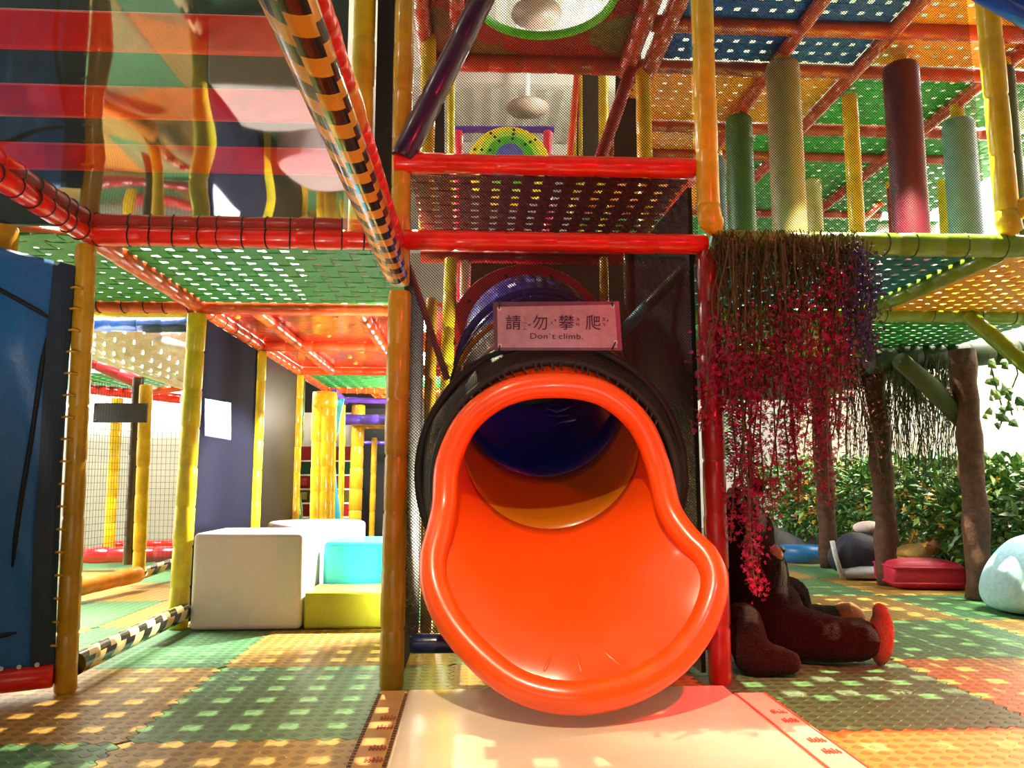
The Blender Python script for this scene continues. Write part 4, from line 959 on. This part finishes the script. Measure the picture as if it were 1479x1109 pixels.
# ================================================================== FLOWERS AND PLANTS
PINK = mat('petal_magenta', (.36, .006, .075), .55, 0, 20, .25, sss=.1); PURP = mat('petal_purple', (.10, .05, .24), .55, 0, 20, .2); VINE = mat('vine_brown_green', (.10, .085, .03), .7, 0, 20, .3)
LEAF = mat('leaf_green', (.045, .17, .03), .42, 0, 12, .45, coat=.2); LEAFY = mat('leaf_light_green', (.20, .34, .06), .42, 0, 12, .35); MOSS = mat('dry_moss', (.075, .065, .022), .8, 0, 20, .35); YFL = mat('petal_yellow', (.85, .50, .04), .5); OFL = mat('petal_coral', (.80, .22, .10), .5); WLEAF = mat('leaf_highlight', (.40, .48, .30), .4, 0, 12, .3)
def floret(mb, c, r, n=5):
    ax = Vector((random.uniform(-1, 1), random.uniform(-1, .3), random.uniform(-.6, .9))).normalized(); a = ax.orthogonal().normalized(); b = ax.cross(a)
    o = random.random()*6
    vs = [c]; fs = []
    for k in range(n):
        th = o + 2*math.pi*k/n; d = a*math.cos(th)+b*math.sin(th); e = a*math.cos(th+.5)+b*math.sin(th+.5); g = a*math.cos(th-.5)+b*math.sin(th-.5)
        vs += [c+g*r*.6+ax*r*.25, c+d*r+ax*r*.15, c+e*r*.6+ax*r*.25]; i = 1+3*k; fs.append((0, i, i+1, i+2))
    mb.add(vs, fs)
def leaf(mb, c, d, L, wd):
    d = d.normalized(); s = d.cross(Vector((random.uniform(-.5, .5), random.uniform(-.5, .5), 1))); s = s.normalized() if s.length > 1e-4 else Vector((1, 0, 0)); nn = s.cross(d)
    mb.add([c, c+d*L*.45+s*wd+nn*wd*.35, c+d*L, c+d*L*.45-s*wd+nn*wd*.35, c+d*L*.5-nn*wd*.15], [(0, 1, 4), (1, 2, 4), (2, 3, 4), (3, 0, 4)])
def strand(label, px, top, bot, Y, col, n, spread, dens0=.0, rad=.010, group='hanging flower strands', stems=5, name='flower_strand', leaves=20):
    pt, pb = at(px[0], top, Y), at(px[1], bot, Y); t = T(name, label, 'flower strand', pt, group)
    ms = MB(); mf = MB(); ml = MB()
    for s in range(stems):
        o = Vector((random.gauss(0, spread*.5), random.gauss(0, spread*.5), 0)); e = Vector((random.gauss(0, spread*.7), random.gauss(0, spread*.6), random.uniform(0, .18)*(pt.z-pb.z)))
        pts = [(pt+o*.6).lerp(pb+e, k/7) + Vector((random.gauss(0, .008), random.gauss(0, .008), 0)) for k in range(8)]; ms.tube(pts, [.004]*7+[.002], 4)
        for k in range(int(n*1.7)//stems):
            u = dens0 + (1-dens0)*random.random()**.85; i = min(6, int(u*7)); c = pts[i].lerp(pts[i+1], u*7-i)
            env = spread*(.35+.65*math.sin(math.pi*min(1, u*.9+.08)))
            floret(mf, c + Vector((random.gauss(0, env*.5), random.gauss(0, env*.5), random.gauss(0, .02))), rad*random.uniform(.7, 1.25))
        for k in range(leaves//stems):
            u = random.random(); i = min(6, int(u*7)); c = pts[i].lerp(pts[i+1], u*7-i); leaf(ml, c, Vector((random.uniform(-1, 1), random.uniform(-1, 1), random.uniform(-1, .2))), .035, .008)
    O('stem', ms, VINE, t); O('blossom', mf, col, t, kind='stuff')
    if ml.v: O('leaf', ml, LEAF, t, kind='stuff')
for k, (x0_, x1_, tp_, bt_, yy, n_, sp_, d0, lab) in enumerate((
    (1062, 1086, 350, 872, 3.22, 620, .075, .34, 'longest magenta flower strand, hanging down in front of the bear head'),
    (1050, 1040, 352, 640, 3.24, 330, .075, .45, 'magenta flower strand in front of the dark red post'),
    (1092, 1100, 352, 745, 3.27, 420, .08, .36, 'magenta flower strand just right of the longest one'),
    (1125, 1132, 352, 765, 3.24, 430, .075, .30, 'magenta flower strand second longest, left of the first tree post'),
    (1150, 1160, 352, 640, 3.22, 430, .085, .28, 'broad magenta flower strand at the middle of the green beam'),
    (1178, 1186, 345, 735, 3.28, 360, .075, .18, 'magenta flower strand over the first tree post'),
    (1205, 1212, 345, 640, 3.24, 380, .08, .14, 'magenta flower strand left of the purple one'),
    (1135, 1120, 355, 600, 3.30, 380, .10, .35, 'magenta flower strand behind the broad one'),
    (1080, 1070, 355, 590, 3.30, 320, .09, .42, 'short magenta flower strand near the dark red post'))):
    strand(lab, (x0_, x1_), tp_, bt_, yy, PINK, n_, sp_, d0, .0115)
strand('sparse dark red flower strand with fine twigs against the pale wall', (1215, 1225), 470, 690, 3.9, mat('petal_dusky', (.20, .03, .06), .6), 420, .16, .1, .009, stems=9, leaves=60)
strand('purple flower strand near the right end of the flowers', (1248, 1252), 350, 545, 3.24, PURP, 420, .07, .05, .0105)
strand('second purple flower strand, nearer the magenta ones', (1228, 1222), 352, 520, 3.27, PURP, 330, .06, .05, .0105)
def mossclump(label, x0, x1, top, bots, Y, n, m, dy=.12, th=.0022, wob=.012):
    a_ = at((x0+x1)/2, top, Y); t = T('hanging_moss', label, 'moss', a_); mb = MB()
    for k in range(n):
        x = random.uniform(x0, x1); b_ = random.uniform(*bots); yy = Y + random.uniform(-dy, dy)
        p, q = at(x, top + random.uniform(-5, 8), yy), at(x + random.gauss(0, 10), b_, yy)
        pts = [p.lerp(q, i/6) + Vector((random.gauss(0, wob), random.gauss(0, wob), 0)) for i in range(7)]; mb.tube(pts, [th, th, th, th, th, th*.8, th*.4], 3, caps=False)
        for j in range(9):
            c = pts[random.randint(1, 6)]; d = Vector((random.uniform(-1, 1), random.uniform(-1, 1), random.uniform(-1.6, .2))); leaf(mb, c, d, .045, .0028)
    O('strands', mb, m, t, kind='stuff'); return t
mossclump('brown green dried moss draped over the left of the green beam', 1032, 1240, 336, (370, 520), Y1-.06, 210, MOSS, .05, .0026)
mossclump('dark green moss curtain hanging by the third tree post', 1285, 1400, 515, (575, 720), 5.9, 300, mat('moss_dark', (.05, .075, .03), .8, 0, 10, .3), .15, .003)
mossclump('dark moss hanging around the second tree post', 1220, 1290, 515, (560, 700), 6.4, 110, mat('moss_dark_brown', (.06, .045, .025), .8, 0, 10, .3), .15, .003)
BARK = mat('bark_brown', (.085, .035, .018), .8, .9, 22, .35)
def tree_post(label, base, topy, topx, r):
    p0 = atz(base[0], base[1], 0); p1 = at(topx, topy, p0.y); n_ = 14; mb = MB()
    pts = [p0.lerp(p1, k/n_) + Vector((random.gauss(0, .006), random.gauss(0, .006), 0)) for k in range(n_+1)]
    mb.tube(pts, [r*random.uniform(.88, 1.12) for _ in pts], 14); return O('tree_post', mb, BARK, None, label, 'post', smooth=True)
tree_post('first brown tree trunk post from the slide, nearest the flowers', (1197, 820), 545, 1185, .085)
tree_post('second brown tree trunk post, beside the leaning dark bag', (1284, 845), 540, 1265, .085)
tree_post('third mossy tree trunk post, right of the red cushion', (1417, 866), 505, 1390, .085)
mb = MB(); mb.tube([at(1392, 610, 5.6), at(1345, 560, 5.5), at(1300, 520, 5.3)], [.06, .07, .06], 10); O('branch', mb, mat('bark_green', (.05, .07, .02), .8, .6, 20), None, 'dark green mossy branch leaning left from the third tree post', 'branch', smooth=True)
beam('dark beam above the moss at right', at(1255, 522, 5.9), at(1500, 505, 5.9), .10, mat('beam_dark_green', (.02, .045, .012), .6))
def shrub(label, c, size, n, mats, name='leafy_shrub', L=.10):
    t = T(name, label, 'shrub', (c[0], c[1], 0)); parts_ = [MB() for _ in mats]; st = MB()
    for k in range(9):
        th = random.random()*6.28; st.tube([(c[0], c[1], 0), (c[0]+size[0]*.4*math.cos(th), c[1]+size[1]*.4*math.sin(th), size[2]*.5), (c[0]+size[0]*.8*math.cos(th), c[1]+size[1]*.8*math.sin(th), size[2]*random.uniform(.7, 1))], [.006, .004, .002], 4)
    for k in range(n*3):
        th = random.random()*6.28; ph = math.acos(random.uniform(-1, 1)); q = random.uniform(.55, 1.0)
        p = Vector((c[0] + size[0]*q*math.sin(ph)*math.cos(th), c[1] + size[1]*q*math.sin(ph)*math.sin(th), size[2]*.52*(1 + q*math.cos(ph)*.95) + .02))
        d = Vector((math.sin(ph)*math.cos(th)+random.gauss(0, .5), math.sin(ph)*math.sin(th)+random.gauss(0, .5), math.cos(ph)*.5+random.gauss(-.1, .5)))
        i = 0
        for j in range(1, len(mats)):
            if random.random() < mats[j][1]: i = j
        if mats[i][2]: floret(parts_[i], p, .035)
        else: leaf(parts_[i], p, d, L*random.uniform(.7, 1.4), L*.28)
    O('stem', st, VINE, t)
    for i, q in enumerate(parts_):
        if q.v: O('blossom' if mats[i][2] else 'leaf', q, mats[i][0], t, kind='stuff')
    return t
GM = (LEAF, 1, 0)
for k, (x, y, sx, sy, sz, n_, ex, lab) in enumerate((
    (4.35, 10.4, .8, .7, 1.15, 700, [(LEAFY, .25, 0)], 'leafy green shrub farthest back behind the flowers'),
    (4.45, 9.2, .75, .7, 1.12, 800, [(LEAFY, .3, 0), (YFL, .10, 1), (OFL, .05, 1)], 'leafy shrub with yellow and coral flowers behind the first tree post'),
    (4.45, 8.1, .7, .65, 1.08, 800, [(LEAFY, .3, 0), (YFL, .04, 1)], 'leafy green shrub between the first and second tree posts'),
    (4.40, 7.1, .68, .62, 1.05, 900, [(LEAFY, .3, 0), (YFL, .09, 1), (mat('petal_rose', (.8, .25, .4), .5), .03, 1)], 'leafy shrub with yellow flowers behind the red cushion'),
    (4.32, 6.1, .55, .55, 1.02, 900, [(LEAFY, .35, 0), (YFL, .05, 1)], 'leafy shrub directly behind the third tree post'),
    (4.55, 5.4, .62, .5, 1.14, 950, [(LEAFY, .3, 0), (WLEAF, .18, 0), (OFL, .05, 1), (YFL, .03, 1)], 'shrub with lit leaves coloured pale at the right edge beside the light blue bean bag'))):  # pale leaf share stands in for leaves catching the light
    shrub(lab, (x, y), (sx, sy, sz), n_, [GM] + ex)
def ivy(label, pts, Y, n):
    t = T('ivy_vine', label, 'vine', at(pts[0][0], pts[0][1], Y)); q = [at(x, y, Y) for x, y in pts]; O('stem', MB().tube(q, .006, 5), VINE, t)
    me_ = None
    for k in range(n):
        u = (k+.5)/n*(len(q)-1); i = int(u); c = q[i].lerp(q[i+1], u-i) + Vector((random.gauss(0, .06), random.gauss(0, .04), random.gauss(0, .02))); mb = MB()
        d = Vector((random.uniform(-1, 1), random.uniform(-.6, .1), random.uniform(-1, -.2))).normalized(); s = d.cross(Vector((0, 1, .1))).normalized(); L = .055*random.uniform(.8, 1.3)
        mb.add([c, c+s*L*.55+d*L*.25, c+s*L*.35+d*L*.7, c+d*L*1.15, c-s*L*.35+d*L*.7, c-s*L*.55+d*L*.25, c+d*L*.5+Vector((0, -.012, 0))], [(0, 1, 6), (1, 2, 6), (2, 3, 6), (3, 4, 6), (4, 5, 6), (5, 0, 6)])
        O('leaf', mb, LEAF if random.random() < .6 else LEAFY, t)
ivy('ivy vine hanging in front of the bright wall, left one', [(1428, 512), (1436, 550), (1448, 590), (1446, 612)], 5.4, 26)
ivy('ivy vine hanging at the right edge of the bright wall', [(1462, 505), (1470, 540), (1456, 575), (1462, 600)], 5.3, 22)
fern = T('fern', 'green fern behind the dark red post, above the bear', 'fern', at(1062, 690, 4.3)); mb = MB()
for k in range(9):
    a_ = at(1055, 590, 4.3) + Vector((random.uniform(-.05, .08), random.uniform(-.05, .1), random.uniform(-.05, .1))); d = Vector((random.uniform(-.2, .5), random.uniform(-.3, .3), -1)).normalized()
    for j in range(26):
        c = a_ + d*(.02*j)
        for s_ in (-1, 1): leaf(mb, c, Vector((s_, 0, -.5)), .075*(1-j/32), .009)
O('frond', mb, mat('fern_green', (.06, .20, .02), .5, 0, 10, .3), fern, kind='stuff')
# things on the floor at right
RC = mat('cushion_red', (.50, .012, .045), .55, .3, 60, .1)
def cushion(label, c, sx, sy, sz, m, rot=0, name='cushion', cat='cushion'):
    mb = MB(); n_ = 20
    def pt(u, v, s):
        x, y = u*2-1, v*2-1; e = (1-abs(x)**5)*(1-abs(y)**5); e = max(e, 0)**.4
        X, Y_ = x*sx*(1-.07*(1-abs(y))*0), y*sy; ca_, sa_ = math.cos(rot), math.sin(rot)
        return (c[0]+X*ca_-Y_*sa_, c[1]+X*sa_+Y_*ca_, c[2] + sz*.5 + s*sz*.5*(.55+.45*e))
    mb.grid(lambda u, v: pt(u, v, 1), n_, n_); mb.grid(lambda u, v: pt(v, u, -1), n_, n_)
    N = n_+1; o_ = N*N; loop = [i for i in range(n_)] + [n_+N*j for j in range(n_)] + [n_*N+n_-i for i in range(n_)] + [N*(n_-j) for j in range(n_)]
    def low(i): return o_ + (i % N)*N + i//N
    L_ = len(loop)
    for k in range(L_): mb.f.append((loop[(k+1) % L_], loop[k], low(loop[k]), low(loop[(k+1) % L_])))
    r_ = T(name, label, cat, (c[0], c[1], c[2])); O('pad', mb, m, r_, smooth=True)
    for s in (1, -1): O('piping', MB().tube([pt(0, k/8, s) for k in range(8)] + [pt(k/8, 1, s) for k in range(8)] + [pt(1, 1-k/8, s) for k in range(8)] + [pt(1-k/8, 0, s) for k in range(8)], .010, 6, closed=True), m, r_, smooth=True)
    return r_
c_ = atz(1352, 853, 0); cushion('red box cushion on the mat edge, between second and third tree posts', (c_.x, c_.y+.22, 0), .27, .22, .22, RC, -.15)
tb = T('backpack', 'black and grey bag leaning beside the second tree post', 'bag', atz(1245, 835, 0))
BG = mat('bag_navy_black', (.02, .022, .045), .6, .5, 18); p = atz(1243, 836, 0)
mb = MB(); mb.ball((p.x+.05, p.y+.05, .22), (.24, .16, .17), Euler((0, .35, 0)).to_matrix()); mb.ball((p.x-.10, p.y+.05, .18), (.15, .14, .15)); o = O('bag_body', mb, BG, tb, smooth=True); q = o.modifiers.new('r', 'REMESH'); q.mode = 'VOXEL'; q.voxel_size = .02; q.use_smooth_shade = True
mb = MB(); mb.ball((p.x+.05, p.y-.03, .06), (.27, .14, .06)); O('base_pad', mb, mat('bag_grey', (.35, .36, .38), .6, .3, 20), tb, 'grey base', smooth=True)
O('strap', MB().tube([(p.x-.26, p.y-.05, .33), (p.x-.24, p.y-.06, .2), (p.x-.20, p.y-.08, .02)], .022, 8), mat('strap_silver', (.55, .58, .6), .4), tb, smooth=True)
mb = MB(); mb.ball((p.x+.16, p.y+.12, .43), (.14, .10, .06)); O('folded_cloth', mb, mat('cloth_pale_pink', (.75, .6, .6), .7), None, 'pale pink folded cloth on top of the dark bag', 'cloth', smooth=True)
p = atz(1165, 810, 0)
mb = MB().grid(lambda u, v: (p.x-.42+.75*u, p.y+.3+.2*v, .02 + (.62-.5*u)*v*(1-.25*v)), 14, 10); mb.add([(p.x-.42, p.y+.3, 0), (p.x+.33, p.y+.3, 0), (p.x+.33, p.y+.6, 0), (p.x-.42, p.y+.6, 0)], [(0, 1, 2, 3)])
o = O('jacket', mb, mat('jacket_black', (.015, .016, .02), .6, .3, 20), None, 'black jacket heaped at the far edge of the mats, left of the first tree post', 'jacket', smooth=True); q = o.modifiers.new('s', 'SOLIDIFY'); q.thickness = .03
p = atz(1168, 813, 0); mb = MB(); mb.tube([(p.x, p.y+.1, 0.002), (p.x, p.y+.1, .10), (p.x, p.y+.1, .17)], [.22, .25, .24], 20); O('basin', mb, mat('basin_blue', (.02, .16, .42), .4), None, 'blue basin on the floor by the black jacket', 'basin', smooth=True)
p = atz(1384, 842, 0); dl = T('plush_toy', 'yellow and tan plush toy lying behind the red cushion', 'plush toy', (p.x, p.y+.45, .0)); mb = MB(); mb.ball((p.x-.10, p.y+.45, .20), (.17, .12, .09)); mb.ball((p.x-.2, p.y+.45, .10), (.12, .11, .10)); O('body', mb, mat('plush_yellow', (.80, .52, .16), .9, .4, 60), dl, smooth=True)
mb = MB(); mb.ball((p.x+.04, p.y+.42, .27), (.10, .09, .06)); mb.ball((p.x+.11, p.y+.42, .30), (.05, .05, .045)); O('head', mb, mat('plush_light_tan', (.55, .24, .12), .9, .4, 60), dl, smooth=True)
O('tag', MB().box(tuple(atz(1397, 852, 0)+Vector((0, .1, .0))), tuple(atz(1397, 852, 0)+Vector((.09, .12, .16)))), YEL, dl)
p = atz(1500, 885, 0); mb = MB(); mb.tube([(p.x, p.y, z) for z in (.002, .03, .12, .28, .40, .47, .50)], [.22, .30, .34, .29, .20, .12, .03], 28); o = O('bean_bag', mb, mat('beanbag_light_blue', (.35, .62, .75), .6, .3, 30), None, 'light blue bean bag on the mats at the right edge', 'bean bag', smooth=True); o.modifiers.new('s', 'SUBSURF').render_levels = 2; o.modifiers['s'].levels = 2
# dark planter behind the mats and bench edge
O('planter', MB().box((3.92, 4.3, .0), (5.2, 11.4, .09)), mat('soil_dark', (.03, .022, .015), .9, .6, 30), None, 'dark planter bed under the hedge at right', 'planter')

O('platform', MB().box((XD+.02, Y3+.06, Z1-.05), (XE+1.7, 9.4, Z1+.045)), mat('platform_dark', (.03, .028, .024), .7), None, 'dark deck platform behind the rear green woven deck, under the foam rollers', 'platform')
GROUPS = {'padded_post': 'padded posts of the play frame', 'padded_beam': 'padded beams of the play frame', 'woven_deck': 'woven strap decks', 'foam_roller_post': 'foam roller posts on the upper deck',
 'leafy_shrub': 'shrubs of the hedge', 'tree_post': 'tree trunk posts', 'safety_net': 'fine safety nets', 'climbing_net': 'square mesh nets', 'pendant_lamp': 'pendant lamps', 'wall_panel': 'wall panels', 'soft_block': 'soft play blocks',
 'hanging_moss': 'hanging moss', 'ivy_vine': 'ivy vines', 'diagonal_tube': 'slanting tubes', 'deck_panel': 'deck panels', 'striped_floor_rail': 'striped floor rails', 'floor_rail': 'floor rails', 'brace': 'green braces'}
for o in COL.objects:
    if o.parent is None and 'label' in o and 'group' not in o:
        g = GROUPS.get(o.name.split('.')[0])
        if g: o['group'] = g
